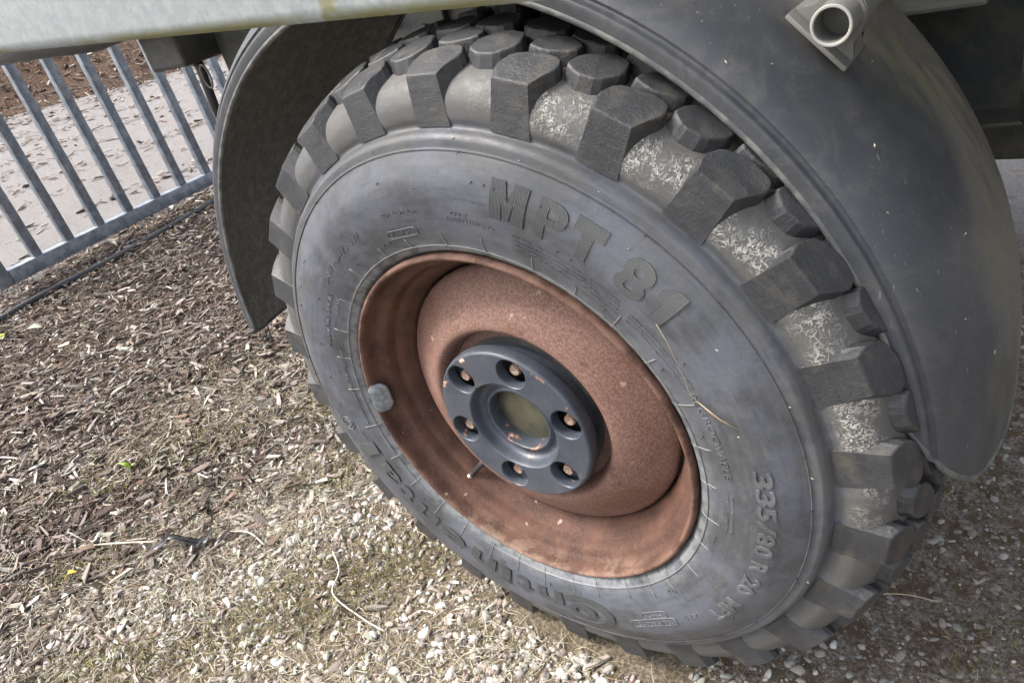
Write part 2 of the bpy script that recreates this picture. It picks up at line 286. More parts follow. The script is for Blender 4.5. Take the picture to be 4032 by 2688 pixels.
# ------------------------------------------------------------------ the yard
xs = np.unique(np.concatenate([np.linspace(-400, -12, 14), np.linspace(-12, -4, 30), np.linspace(-4, 1.6, 150), np.linspace(1.6, 6, 12), np.linspace(6, 400, 12)]))
ys = np.unique(np.concatenate([np.linspace(-400, -3, 12), np.linspace(-3, -1, 14), np.linspace(-1, 2.6, 100), np.linspace(2.6, 10, 20), np.linspace(10, 400, 12)]))
X, Y = np.meshgrid(xs, ys, indexing='ij')
def lump(x, y): return 0.008*np.sin(3.1*x+1.7*y)*np.sin(2.3*y-1.1*x) + 0.004*np.sin(11*x+3)*np.sin(9*y+1)
def ground_z(x, y):
    x = np.asarray(x, float); y = np.asarray(y, float)
    d = np.hypot(x-0.0, y-0.14); return gz(x, y) + lump(x, y)*np.clip((d-0.25)/0.6, 0, 1)
Z = ground_z(X, Y); nx, ny = X.shape
i = np.arange(nx-1)[:, None]; j = np.arange(ny-1)[None, :]
F = np.stack([i*ny+j, (i+1)*ny+j, (i+1)*ny+j+1, i*ny+j+1], -1).reshape(-1, 4).tolist()
tag(mesh('ground', np.stack([X, Y, Z], -1).reshape(-1, 3), F, MAT['soil'], None, True), kind='structure')
# heap of bark mulch beyond the path
def heap_edge(y): return -6.9 + 0.55*(np.asarray(y)-3.9) - 0.25*np.sin(1.3*np.asarray(y))
def heap_z(x, y):
    d = np.clip(heap_edge(y)-x, 0, None); return ground_z(x, y) + 0.02*0 + 0.42*d*(1-np.exp(-d*1.6)) * np.exp(-np.clip(d-3, 0, None)) + 0.05*np.sin(5*x+2*y)*np.clip(d, 0, 1)*0.6
hx = np.linspace(-13.5, -4.4, 110); hy = np.linspace(-1.5, 9, 120); HX, HY = np.meshgrid(hx, hy, indexing='ij')
HX = np.minimum(HX, heap_edge(HY) + 0.0*HX + np.maximum(HX-heap_edge(HY), 0)*0.02 + 0.0) ; HZ = heap_z(HX, HY) - 0.02 + 0.02*np.clip((heap_edge(HY)-HX)*6, 0, 1) + 0.004
n_, m_ = HX.shape; i = np.arange(n_-1)[:, None]; j = np.arange(m_-1)[None, :]
F = np.stack([i*m_+j, (i+1)*m_+j, (i+1)*m_+j+1, i*m_+j+1], -1).reshape(-1, 4).tolist()
tag(mesh('terrain', np.stack([HX, HY, HZ], -1).reshape(-1, 3), F, MAT['heap'], None, True), kind='structure')

# ------------------------------------------------------------------ scatter library
def ico(sub):
    bm = bmesh.new(); bmesh.ops.create_icosphere(bm, subdivisions=sub, radius=1.0)
    V = np.array([v.co[:] for v in bm.verts]); F = np.array([[v.index for v in fc.verts] for fc in bm.faces]); bm.free(); return V, F
def pebble(sub):
    V, F = ico(sub); V = V.copy()
    for _ in range(rng.integers(9, 15)):        # flat fracture faces
        n = rng.normal(size=3); n /= np.linalg.norm(n); d = rng.uniform(0.50, 0.85); s = V@n; over = s > d
        V[over] -= np.outer((s[over]-d)*0.9, n)
    return V*np.array([1, rng.uniform(0.65, 0.95), rng.uniform(0.45, 0.75)]) * (1+rng.normal(0, 0.03, (len(V), 1))), F
PEB_S = [pebble(1) for _ in range(10)]; PEB_L = [pebble(2) for _ in range(14)]
def chipbase():
    V = []
    for q, (xx, sc) in enumerate(((-1, rng.uniform(0.25, 0.8)), (rng.uniform(-.3, .3), 1.0), (1, rng.uniform(0.2, 0.8)))):
        bend = (0.35*rng.normal() if q != 1 else 0)
        for sy, sz in ((-1, -1), (1, -1), (1, 1), (-1, 1)):
            V.append((xx+rng.normal(0, 0.10), sy*sc*rng.uniform(0.75, 1.1), sz*(0.5+0.5*sc)*rng.uniform(0.7, 1.1)+bend))
    F = []
    for q in (0, 1):
        for e in range(4): a, b = q*4+e, q*4+(e+1) % 4; F += [(a, b, b+4), (a, b+4, a+4)]
    F += [(3, 2, 1), (3, 1, 0), (8, 9, 10), (8, 10, 11)]
    return np.array(V), np.array(F)
CHIPS = [chipbase() for _ in range(16)]
def chipsmall():
    V = []
    for xx in (-1, 1):
        sc = rng.uniform(0.25, 1.0); bend = 0.8*rng.normal(); sh = rng.normal(0, 0.3)
        for sy, sz in ((-1, -1), (1, -1), (1, 1), (-1, 1)): V.append((xx+rng.normal(0, 0.22), sy*sc*rng.uniform(0.7, 1.15)+sh, sz*rng.uniform(0.6, 1.1)+bend))
    F = []
    for e in range(4): a, b = e, (e+1) % 4; F += [(a, b, b+4), (a, b+4, a+4)]
    F += [(3, 2, 1), (3, 1, 0), (4, 5, 6), (4, 6, 7)]
    return np.array(V), np.array(F)
CHIPS_S = [chipsmall() for _ in range(24)]
def rotmats(yaw_, tx, ty):
    c, s = np.cos(yaw_), np.sin(yaw_); cx, sx = np.cos(tx), np.sin(tx); cy, sy = np.cos(ty), np.sin(ty); o = np.zeros_like(c); e = np.ones_like(c)
    Rz = np.stack([np.stack([c, -s, o], -1), np.stack([s, c, o], -1), np.stack([o, o, e], -1)], 1)
    Rx = np.stack([np.stack([e, o, o], -1), np.stack([o, cx, -sx], -1), np.stack([o, sx, cx], -1)], 1)
    Ry = np.stack([np.stack([cy, o, sy], -1), np.stack([o, e, o], -1), np.stack([-sy, o, cy], -1)], 1)
    return Rz@Rx@Ry
def scatter(name, lib, pos, scale, rots, col, mat, smooth):
    n = len(pos); which = rng.integers(0, len(lib), n); VV = []; FF = []; CC = []; off = 0
    for b, (V, Fb) in enumerate(lib):
        s = np.where(which == b)[0]
        if not len(s): continue
        P = np.einsum('nij,nvj->nvi', rots[s], V[None]*scale[s][:, None, :]) + pos[s][:, None, :]
        VV.append(P.reshape(-1, 3)); FF.append((Fb[None] + (np.arange(len(s))*len(V))[:, None, None] + off).reshape(-1, 3)); CC.append(np.repeat(col[s], len(V), 0)); off += len(s)*len(V)
    VV = np.vstack(VV); FF = np.vstack(FF); CC = np.vstack(CC)
    me = bpy.data.meshes.new(name); me.vertices.add(len(VV)); me.vertices.foreach_set('co', VV.astype(np.float32).ravel())
    me.loops.add(FF.size); me.loops.foreach_set('vertex_index', FF.astype(np.int32).ravel()); me.polygons.add(len(FF)); me.polygons.foreach_set('loop_start', np.arange(0, FF.size, 3, dtype=np.int32))
    me.polygons.foreach_set('use_smooth', np.full(len(FF), smooth)); me.update(calc_edges=True); me.materials.append(mat)
    a = me.color_attributes.new('tint', 'FLOAT_COLOR', 'POINT'); a.data.foreach_set('color', np.c_[CC, np.ones(len(CC))].astype(np.float32).ravel())
    return link(bpy.data.objects.new(name, me))
def pick(pal, wts, n, jit=0.12):
    wts = np.array(wts, float); i_ = rng.choice(len(pal), n, p=wts/wts.sum()); return np.clip(np.array(pal)[i_]*(1+rng.normal(0, jit, (n, 1)))*(1+rng.normal(0, jit*0.25, (n, 3))), 0.01, 0.85)
def vnoise(x, y, s, seed=0): return np.sin(s*x*1.3+seed)*np.sin(s*y*1.1+2*seed) * 0.5 + 0.5*np.sin(s*2.3*x-s*1.7*y+seed*3)
def in_tyre(x, y): return (np.abs(x) < 0.16) & (y > 0.0) & (y < 0.30)
STONE_PAL = [(0.44, 0.42, 0.375), (0.58, 0.56, 0.52), (0.34, 0.32, 0.285), (0.26, 0.235, 0.20), (0.38, 0.32, 0.265), (0.30, 0.235, 0.205), (0.20, 0.16, 0.14)]
STONE_W = [5, 3, 4, 2.5, 2.0, 1.2, 1.0]
def stones(name, n, xr, yr, dmin, dmax, lib, dens, sink=0.15, pal=STONE_W, tone=1.0):
    x = rng.uniform(*xr, n*3); y = rng.uniform(*yr, n*3); keep = (rng.random(n*3) < dens(x, y)) & ~in_tyre(x, y); x, y = x[keep][:n], y[keep][:n]; n = len(x)
    d = dmin + (dmax-dmin)*rng.random(n)**2.2; sc = np.stack([d/2*rng.uniform(0.9, 1.4, n), d/2, d/2], -1)
    z_ = ground_z(x, y) + d*(0.22-sink) ; rt = rotmats(rng.uniform(0, 6.3, n), rng.normal(0, 0.35, n), rng.normal(0, 0.35, n))
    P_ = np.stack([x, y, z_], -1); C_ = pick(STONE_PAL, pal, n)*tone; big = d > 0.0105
    if big.all() or not big.any(): return scatter(name, lib, P_, sc, rt, C_, MAT['stone'], True)
    a = scatter(name, PEB_S, P_[~big], sc[~big], rt[~big], C_[~big], MAT['stone'], True); b = scatter(name, lib, P_[big], sc[big], rt[big], C_[big], MAT['stone'], True)
    bm = bmesh.new(); bm.from_mesh(a.data); bm.from_mesh(b.data); bm.to_mesh(a.data); bm.free(); bpy.data.objects.remove(b); return a
def dens_gravel(x, y):
    g = np.clip((x+1.25+0.25*vnoise(x, y, 3))/0.35, 0, 1); p = np.clip(0.75+0.45*vnoise(x, y, 5, 1), 0.12, 1)
    under = np.where((x > 0.05) & (y > 0.02), 0.30, 1.0); return g*p*under
tag(stones('gravel', 11500, (-1.25, 0.35), (-0.80, 0.38), 0.006, 0.023, PEB_L, dens_gravel, tone=1.0), 'loose pale grey pebbles of the gravel yard around the tyre', 'gravel', kind='stuff')
tag(stones('gravel', 21000, (-1.4, 0.8), (-0.85, 0.9), 0.003, 0.008, PEB_S, dens_gravel, 0.05, tone=0.9), 'fine grit and small stones between the larger pebbles', 'gravel', kind='stuff')
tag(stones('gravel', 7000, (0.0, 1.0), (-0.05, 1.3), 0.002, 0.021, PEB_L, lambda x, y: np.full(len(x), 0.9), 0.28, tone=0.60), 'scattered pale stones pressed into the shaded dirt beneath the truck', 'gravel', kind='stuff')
tag(stones('gravel', 900, (-3.0, -1.0), (-0.9, 1.5), 0.006, 0.026, PEB_L, lambda x, y: np.full(len(x), 0.9), 0.05), 'white pebbles sprinkled over the bark mulch beside the gate', 'gravel', kind='stuff')
CHIP_PAL = [(0.070, 0.048, 0.038), (0.120, 0.086, 0.070), (0.19, 0.150, 0.128), (0.28, 0.240, 0.210), (0.40, 0.355, 0.31), (0.17, 0.105, 0.075), (0.52, 0.49, 0.45)]
def chips(name, n, xr, yr, lmin, lmax, dens, wts, zf=ground_z, lift=0.012, tilt=0.3, tone=1.0):
    x = rng.uniform(*xr, n*3); y = rng.uniform(*yr, n*3); keep = (rng.random(n*3) < dens(x, y)) & ~in_tyre(x, y); x, y = x[keep][:n], y[keep][:n]; n = len(x)
    L = lmin+(lmax-lmin)*rng.random(n)**3.2; wd = L*rng.uniform(0.08, 0.55, n); th = np.clip(L*rng.uniform(0.04, 0.12, n), 0.0008, 0.006)
    z_ = zf(x, y) + rng.random(n)*lift + th; rt = rotmats(rng.uniform(0, 6.3, n), rng.normal(0, tilt, n), rng.normal(0, tilt*0.6, n))
    return scatter(name, CHIPS_S, np.stack([x, y, z_], -1), np.stack([L/2, wd/2, th/2], -1), rt, pick(CHIP_PAL, wts, n, 0.15)*tone, MAT['chip'], False)
def dens_mulch(x, y): return np.clip((-0.82-x+0.28*vnoise(x, y, 2.4, 2))/0.40, 0.0, 1)
tag(chips('bark_mulch', 52000, (-3.15, -0.75), (-1.0, 1.7), 0.006, 0.046, dens_mulch, [9, 9, 6, 4, 3, 2, 2.0], tilt=0.45), 'brown and silvery bark chips spread thickly between gate and gravel', 'mulch', kind='stuff')
tag(chips('bark_mulch', 24000, (-1.9, 0.2), (-0.85, 0.9), 0.004, 0.026, lambda x, y: np.clip(0.25-x*0.5, 0.1, 1), [3, 4, 5, 5, 6, 2, 3.0], lift=0.008), 'fine bark shreds and splinters littering the edge of the gravel', 'mulch', kind='stuff')
tag(chips('bark_mulch', 12000, (-8.6, -3.05), (-0.3, 5.5), 0.012, 0.07, lambda x, y: np.clip(0.15+0.9*vnoise(x*2.4, y*0.7, 2.2, 4)+0.5*np.clip((-x-5.6)/1.5, 0, 1), 0.03, 1), [2, 4, 5, 4, 3, 4, 1], lift=0.004), 'stray wood chips lying in drifts on the pale path behind the gate', 'mulch', kind='stuff')
tag(chips('bark_mulch', 15000, (-11.0, -5.6), (0.5, 8.0), 0.02, 0.10, lambda x, y: (x < heap_edge(y)+0.15).astype(float), [6, 6, 4, 3, 2.5, 5, 1.5], zf=heap_z, lift=0.03, tilt=0.5), 'dark bark chips heaped on the bank across the path', 'mulch', kind='stuff')

def stems(name, n, xr, yr, lmin, lmax, rad, pal, wts, dens, upright=0.15, mat='straw', curl=1.2):
    x = rng.uniform(*xr, n*3); y = rng.uniform(*yr, n*3); keep = (rng.random(n*3) < dens(x, y)) & ~in_tyre(x, y); x, y = x[keep][:n], y[keep][:n]; n = len(x); K = 2 if mat == 'moss' else 5
    L = rng.uniform(lmin, lmax, n); a = rng.uniform(0, 6.3, n); da = rng.normal(0, curl/K, (n, K)); el = np.abs(rng.normal(0, upright, n))[:, None] + np.linspace(0, -0.5, K)[None]*rng.random((n, 1))
    aa = a[:, None]+np.cumsum(da, 1); st = np.stack([np.cos(aa)*np.cos(el), np.sin(aa)*np.cos(el), np.sin(el)], -1)*(L/K)[:, None, None]
    P = np.concatenate([np.zeros((n, 1, 3)), np.cumsum(st, 1)], 1); P[:, :, 0] += x[:, None]; P[:, :, 1] += y[:, None]
    P[:, :, 2] = np.maximum(P[:, :, 2] + ground_z(x, y)[:, None] + 0.004, ground_z(P[:, :, 0], P[:, :, 1])+0.003) + rng.random((n, 1))*0.006
    rr = rad*rng.uniform(0.6, 1.4, n); side = np.stack([-np.sin(aa), np.cos(aa), 0*aa], -1); side = np.concatenate([side, side[:, -1:]], 1)
    tap = np.linspace(1, 0.35, K+1)[None, :, None]*rr[:, None, None]; up_ = np.array([0, 0, 1.0])
    V = np.stack([P+side*tap, P-side*tap*0.5+up_*tap*0.8, P-side*tap*0.5-up_*tap*0.8], 2).reshape(n, -1, 3)
    Fb = []
    for q in range(K):
        for e in range(3): a0, b0 = q*3+e, q*3+(e+1) % 3; Fb += [(a0, b0, b0+3), (a0, b0+3, a0+3)]
    FF = (np.array(Fb)[None]+(np.arange(n)*(K+1)*3)[:, None, None]).reshape(-1, 3); CC = np.repeat(pick(pal, wts, n, 0.15), (K+1)*3, 0)
    return mesh(name, V.reshape(-1, 3), FF.tolist(), MAT[mat], None, True, np.c_[CC, np.ones(len(CC))])
STRAW = [(0.52, 0.45, 0.32), (0.62, 0.57, 0.46), (0.36, 0.29, 0.20), (0.25, 0.20, 0.15)]
tag(stems('dry_grass', 9000, (-1.5, 0.25), (-0.80, 0.45), 0.012, 0.075, 0.0007, STRAW, [4, 4, 3, 1], lambda x, y: np.clip(0.6+0.8*vnoise(x, y, 4, 5)-0.7*np.abs(x+0.85), 0.05, 1), curl=2.2), 'thin dry straw-coloured grass stems lying over the gravel', 'dry grass', kind='stuff')
tag(stems('dry_grass', 2200, (-3.0, -1.2), (-0.9, 1.5), 0.03, 0.12, 0.0010, STRAW, [3, 4, 3, 3], lambda x, y: np.full(len(x), 0.8)), 'pale broken stalks strewn on the bark mulch', 'dry grass', kind='stuff')
MOSS = [(0.15, 0.145, 0.050), (0.24, 0.21, 0.085), (0.13, 0.10, 0.045), (0.20, 0.225, 0.06), (0.33, 0.28, 0.17)]
def dens_moss(x, y): return np.clip((vnoise(x, y, 6.5, 9)-0.12)*3.0, 0.03, 1)*np.clip((x+1.6)/0.4, 0, 1)*np.where(x > 0.1, 0.5, 1)
tag(stems('moss', 24000, (-1.7, 0.6), (-0.85, 0.7), 0.005, 0.016, 0.0013, MOSS, [4, 4, 3, 1.5, 4], dens_moss, upright=1.0, mat='moss', curl=2.0), 'olive and yellow-green moss growing in patches through the gravel', 'moss', kind='stuff')

# ------------------------------------------------------------------ the truck
truck = empty('truck', (0, 0.15, 0)); tag(truck, 'parked truck with rusty steel wheel, chunky lugged tyre and black mudguard', 'truck')
def at_world(o): o.matrix_parent_inverse = Matrix.Translation((0, -0.15, 0)); return o
wheel = at_world(empty('wheel', (0, 0, HUB), truck)); tag(wheel, 'rusty steel wheel with a weathered off-road tyre and blue-grey hub plate')

# tyre carcass
CY = 0.14
side_prof = [(0.262, 0.020), (0.268, 0.008), (0.2715, 0.0015), (0.276, -0.0045), (0.2835, -0.0090), (0.2845, -0.0110), (0.2858, -0.0100), (0.300, -0.0150), (0.320, -0.0190), (0.345, -0.0205), (0.365, -0.0180), (0.382, -0.0110), (0.3930, -0.0045), (0.3968, -0.0020), (0.3980, -0.0032), (0.3990, -0.0008), (0.405, 0.0005), (0.409, 0.0018), (0.4130, 0.0062), (0.4160, 0.0130), (0.4195, 0.0150), (0.426, 0.0140), (0.434, 0.0142), (0.444, 0.0158), (0.4535, 0.0205), (0.4615, 0.0270), (0.4680, 0.0365), (0.4740, 0.0500), (0.4815, 0.0750), (0.4880, 0.1100), (0.4905, 0.1400)]
sp_ = np.array(side_prof)
half = spline(side_prof, 4); back = half[::-1].copy(); back[:, 1] = 2*CY-back[:, 1]
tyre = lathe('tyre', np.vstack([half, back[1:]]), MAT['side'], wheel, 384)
def side_y(rr): return np.interp(rr, half[:80, 0], half[:80, 1])
def crown(y_): return 0.507-0.034*((y_-CY)/0.123)**2
# tread blocks: outlines in (degrees, y) about each block's own angle
def resample(out, step=0.004):
    q = []
    for a, b in zip(out, out[1:]+out[:1]): q.append(a)
    return q
def block(name, out, front=0, rd=0.020):
    """out: (deg, y) outline; the first `front` points lie on the shoulder edge and run down the side wall."""
    bm = bmesh.new(); top = []; bot = []
    yc = sum(p[1] for p in out)/len(out); ac = sum(p[0] for p in out)/len(out)
    for q, (a, yy) in enumerate(out):
        t = R_(a); R0 = crown(yy); top.append(bm.verts.new((R0*math.cos(t), yy, R0*math.sin(t))))
        if q < front:
            a2 = (3.1 if a > 0 else -3.5); t2 = R_(a2); bot.append(bm.verts.new((0.4182*math.cos(t2), 0.0125, 0.4182*math.sin(t2))))
        else:
            dl = math.hypot((a-ac)*0.0087, yy-yc); a2 = a+(a-ac)*0.0055/dl; y2 = yy+(yy-yc)*0.0055/dl; t2 = R_(a2); rb = max(crown(y2)-rd-0.006, 0.425); bot.append(bm.verts.new((rb*math.cos(t2), y2, rb*math.sin(t2))))
    n = len(out); bm.faces.new(top)
    for q in range(n): bm.faces.new((top[q], top[(q+1) % n], bot[(q+1) % n], bot[q]))
    es = [e for e in bm.edges if e.verts[0] in top or e.verts[1] in top]
    es = [e for e in es if (e.verts[0] in top and e.verts[1] in top)]
    bmesh.ops.bevel(bm, geom=es, offset=0.0024, segments=3, affect='EDGES', profile=0.55)
    bmesh.ops.recalc_face_normals(bm, faces=bm.faces)
    me = bpy.data.meshes.new(name); bm.to_mesh(me); bm.free(); me.materials.append(MAT['block'])
    return me
def rnd(out, it=2, keep=0):                    # round the corners of an outline (Chaikin), sharp shoulder corners kept
    for _ in range(it):
        q = []; n = len(out)
        for i_ in range(n):
            a, b = out[i_], out[(i_+1) % n]
            if i_ < keep and (i_+1) % n < keep: q += [a]; continue
            if i_ == keep-1: q += [a, (a[0]*.25+b[0]*.75, a[1]*.25+b[1]*.75)]; continue
            if (i_+1) % n == 0 and keep: q += [(a[0]*.75+b[0]*.25, a[1]*.75+b[1]*.25)]; continue
            q += [(a[0]*.82+b[0]*.18, a[1]*.82+b[1]*.18), (a[0]*.18+b[0]*.82, a[1]*.18+b[1]*.82)]
        out = q
    return out
def grow(o, k_): 
    a = sum(p[0] for p in o)/len(o); b = sum(p[1] for p in o)/len(o); return [(a+(p[0]-a)*k_, b+(p[1]-b)*k_) for p in o]
LUG = rnd([(2.7, 0.0172), (-2.5, 0.0172), (-3.2, 0.026), (-4.7, 0.044), (-4.2, 0.056), (-1.2, 0.0585), (2.1, 0.050), (3.3, 0.033)], 1, 2)
MID = rnd(grow([(1.6, 0.053), (0.9, 0.067), (-1.9, 0.082), (-4.2, 0.080), (-4.6, 0.063), (-2.6, 0.047), (-0.2, 0.045)], 1.10), 1)
INN = rnd(grow([(0.6, 0.064), (0.4, 0.074), (-1.0, 0.084), (-3.4, 0.089), (-5.2, 0.081), (-4.8, 0.069), (-1.6, 0.061)], 1.08), 1)
CEN = rnd(grow([(3.3, 0.094), (3.0, 0.110), (0.8, 0.122), (-1.2, 0.118), (-1.8, 0.098), (-0.6, 0.089), (2.4, 0.089)], 1.12), 1)
ME = {'lug': block('tread_block', LUG, 2), 'mid': block('tread_block', MID), 'inn': block('tread_block', INN), 'cen': block('tread_block', CEN)}
PITCH = 360/26; PH = 74.0
hidden = []
def put_block(me, deg):
    d = (deg+180) % 360-180
    if -75 <= d <= 178:
        o = bpy.data.objects.new('tread_block', me); o.rotation_euler = (0, -R_(deg), 0); link(o, wheel)
    else: hidden.append((me, deg))
for q in range(26):
    a = PH+q*PITCH; put_block(ME['lug'], a); put_block(ME['mid'], a+PITCH/2); put_block(ME['inn'], a); put_block(ME['cen'], a); put_block(ME['cen'], a+PITCH/2+0.4)
bm = bmesh.new()                               # the far half of the tread and the blocks out of sight below
for me, deg in hidden:
    t = bmesh.new(); t.from_mesh(me); t.transform(Matrix.Rotation(-R_(deg), 4, 'Y')); tm = bpy.data.meshes.new('t'); t.to_mesh(tm); t.free(); bm.from_mesh(tm); bpy.data.meshes.remove(tm)
MIR = Matrix.Translation((0, 2*CY, 0)) @ Matrix.Scale(-1, 4, (0, 1, 0))
for q in range(26):
    for key, off in (('lug', 0), ('mid', .5), ('inn', 0), ('cen', 0), ('cen', .53)):
        t = bmesh.new(); t.from_mesh(ME[key]); t.transform(Matrix.Rotation(-R_(PH+(q+off+.25)*PITCH), 4, 'Y') @ MIR); tm = bpy.data.meshes.new('t'); t.to_mesh(tm); t.free(); bm.from_mesh(tm); bpy.data.meshes.remove(tm)
o = bmobj('far_tread', bm, MAT['block'], wheel); o['kind'] = 'stuff'

# raised writing on the sidewall: x runs clockwise, y outwards
def text_mesh(txt, size, extrude, offset=0.0, bevel=0.0):
    cu = bpy.data.curves.new('t', 'FONT'); cu.body = txt; cu.size = size; cu.extrude = extrude; cu.offset = offset; cu.bevel_depth = bevel; cu.bevel_resolution = 1; cu.resolution_u = 5; cu.align_x = 'LEFT'
    o = bpy.data.objects.new('t', cu); COL.objects.link(o); dg = bpy.context.evaluated_depsgraph_get(); dg.update(); me = bpy.data.meshes.new_from_object(o.evaluated_get(dg)); bpy.data.objects.remove(o); bpy.data.curves.remove(cu)
    return me
def on_sidewall(name, me, a0, rb, h, mat, xs=1.0, ys=1.0, label=None):
    bm = bmesh.new(); bm.from_mesh(me); bpy.data.meshes.remove(me)
    if not bm.verts: bm.free(); return None
    x0 = min(v.co.x for v in bm.verts); x1 = max(v.co.x for v in bm.verts); y0 = min(v.co.y for v in bm.verts); y1 = max(v.co.y for v in bm.verts)
    for c_ in np.arange(x0+0.008, x1, 0.008): bmesh.ops.bisect_plane(bm, geom=bm.verts[:]+bm.edges[:]+bm.faces[:], plane_co=(c_, 0, 0), plane_no=(1, 0, 0))
    for c_ in np.arange(y0+0.009, y1, 0.009): bmesh.ops.bisect_plane(bm, geom=bm.verts[:]+bm.edges[:]+bm.faces[:], plane_co=(0, c_, 0), plane_no=(0, 1, 0))
    zm = max(v.co.z for v in bm.verts)
    for v in bm.verts:
        rr = rb+v.co.y*ys; th = R_(a0)-v.co.x*xs/(rb+0.012); d = 0.002; dy = (side_y(rr+d)-side_y(rr-d))/(2*d); nl = math.hypot(1, dy); hh = h if v.co.z > 0.5*zm else (h*0.55 if v.co.z > 0 else -0.002)
        yy = side_y(rr) - hh/nl; r3 = rr + hh*dy/nl
        v.co = Vector((r3*math.cos(th), yy, r3*math.sin(th)))
    o = bmobj(name, bm, mat, wheel)
    if label: o['label'] = label
    return o
def width(me): 
    xs_ = [v.co.x for v in me.vertices]; return (max(xs_)-min(xs_), min(xs_)) if xs_ else (0, 0)
def letters(pairs, rb, size, h, mat, name='raised_letter', offset=0.0):
    for ch, a_hi, a_lo in pairs:               # each letter stretched to the arc it fills
        me = text_mesh(ch, size, 0.002, offset); wdt, x0 = width(me)
        for v in me.vertices: v.co.x -= x0
        want = R_(a_hi-a_lo)*(rb+0.012); on_sidewall(name, me, a_hi, rb, h, mat, xs=want/wdt)
POLY = {'M': [(0, 0), (0, 1), (.37, 1), (.5, .5), (.63, 1), (1, 1), (1, 0), (.67, 0), (.67, .52), (.56, .04), (.44, .04), (.33, .52), (.33, 0)],
        'T': [(0, 1), (1, 1), (1, .68), (.69, .68), (.69, 0), (.31, 0), (.31, .68), (0, .68)], '1': [(.40, 0), (1, 0), (1, 1), (.55, 1), (0, .78), (0, .52), (.40, .62)]}
def poly_letter(ch, a_hi, a_lo, rb, hgt, h, mat):
    me = bpy.data.meshes.new('t'); bm = bmesh.new(); wd_ = R_(a_hi-a_lo)*(rb+0.012); vs_ = [bm.verts.new((p[0]*wd_, p[1]*hgt, 0.002)) for p in POLY[ch]]; fc = bm.faces.new(vs_)
    ex = bmesh.ops.extrude_face_region(bm, geom=[fc]); lo = [v for v in ex['geom'] if isinstance(v, bmesh.types.BMVert)]
    for v in lo: v.co.z = -0.002
    bm.to_mesh(me); bm.free(); on_sidewall('raised_letter', me, a_hi, rb, h, mat)
for ch, a, b in (('M', 74.7, 67.6), ('T', 58.9, 53.4), ('1', 42.3, 38.2)): poly_letter(ch, a, b, 0.3395, 0.0415, 0.0014, MAT['letter'])
letters([('P', 65.4, 60.0), ('8', 49.4, 43.6)], 0.3395, 0.0575, 0.0014, MAT['letter'], offset=0.0016)
letters([('3', 6.3, 2.7), ('3', 2.2, -1.4), ('5', -1.9, -5.0), ('/', -5.6, -8.4), ('8', -8.6, -11.5), ('0', -12.0, -14.9), ('R', -17.2, -20.0), ('2', -22.2, -25.0), ('0', -25.4, -28.2), ('M', -32.0, -35.4), ('P', -35.9, -38.2), ('T', -38.6, -40.9)], 0.3465, 0.0265, 0.0014, MAT['letter2'], offset=0.0006)
letters([('n', -87.5, -95.5), ('t', -97.6, -103.2), ('i', -105.0, -108.6), ('n', -110.4, -119.0), ('e', -121.6, -130.6), ('n', -132.4, -140.4), ('t', -142.0, -147.6), ('a', -149.2, -157.6), ('l', -160.2, -164.4)], 0.3110, 0.0475, 0.0024, MAT['letter'], offset=0.0012)
letters([('C', -71.5, -87.0)], 0.3080, 0.0800, 0.0022, MAT['letter'], offset=0.0004)
letters([('o', -77.2, -85.6)], 0.3215, 0.0540, 0.0024, MAT['letter'], offset=0.0008)
def line_text(txt, a0, a1, rb, size, h=0.0009):
    me = text_mesh(txt, size, 0.001); wdt, x0 = width(me)
    for v in me.vertices: v.co.x -= x0
    on_sidewall('raised_lettering', me, a0, rb, h, MAT['letter2'], xs=R_(a0-a1)*(rb+0.012)/wdt)
line_text('REGROOVABLE', 24.0, 3.0, 0.3115, 0.0125)
line_text('TUBELESS', -53.6, -64.6, 0.3400, 0.0110)
line_text('M+S', -54.8, -60.0, 0.3265, 0.0095)
line_text('147 J', -43.6, -48.6, 0.3395, 0.0120)
line_text('SAFETY WARNING:', 85.5, 74.0, 0.3225, 0.0085)
line_text('SN-71-L-173-337', 137.0, 114.0, 0.3240, 0.0100)
line_text('TUBELESS', 104.5, 96.5, 0.3050, 0.0085)
line_text('0014839-1', 103.5, 95.0, 0.3330, 0.0065)
line_text('HIGH PRESSURE', 176.0, 158.0, 0.2960, 0.0080)
line_text('149 K', 146.0, 139.0, 0.3000, 0.0080)
line_text('MAX LOAD SINGLE', 160.0, 140.0, 0.3140, 0.0070)
line_text('MADE IN GERMANY', -171.0, -184.0, 0.2955, 0.0070)
for q in range(4): line_text('THIS TIRE SHOULD BE MOUNTED ONLY BY TRAINED PERSONS', 70.0-q*0.4, 46.0-q*0.4, 0.3235-q*0.0055, 0.0042, 0.0006)
for q in range(3): line_text('SERIOUS INJURY MAY RESULT FROM TIRE FAILURE', 43.0, 25.0, 0.3205-q*0.0055, 0.0042, 0.0006)
for q in range(2): line_text('DOT TREAD 6 PLIES SIDEWALL 2 PLIES', -1.5, -13.0, 0.3150-q*0.006, 0.0050, 0.0006)
def ring_on_side(name, pts, rad=0.0008):       # closed or open ridge through (deg, radius) points
    P = [(rr*math.cos(R_(a)), float(side_y(rr))-0.0003, rr*math.sin(R_(a))) for a, rr in pts]
    return P
def pill(a0, a1, r0, r1):
    pts = []; rm = (r0+r1)/2; hr = (r1-r0)/2; da = math.degrees(hr/rm)
    for t in np.linspace(90, 270, 8): pts.append((a0-da-0+(-math.cos(R_(t)))*da*1.0, rm+math.sin(R_(t))*hr))
    for t in np.linspace(270, 450, 8): pts.append((a1+da+(-math.cos(R_(t)))*da, rm+math.sin(R_(t))*hr))
    return pts
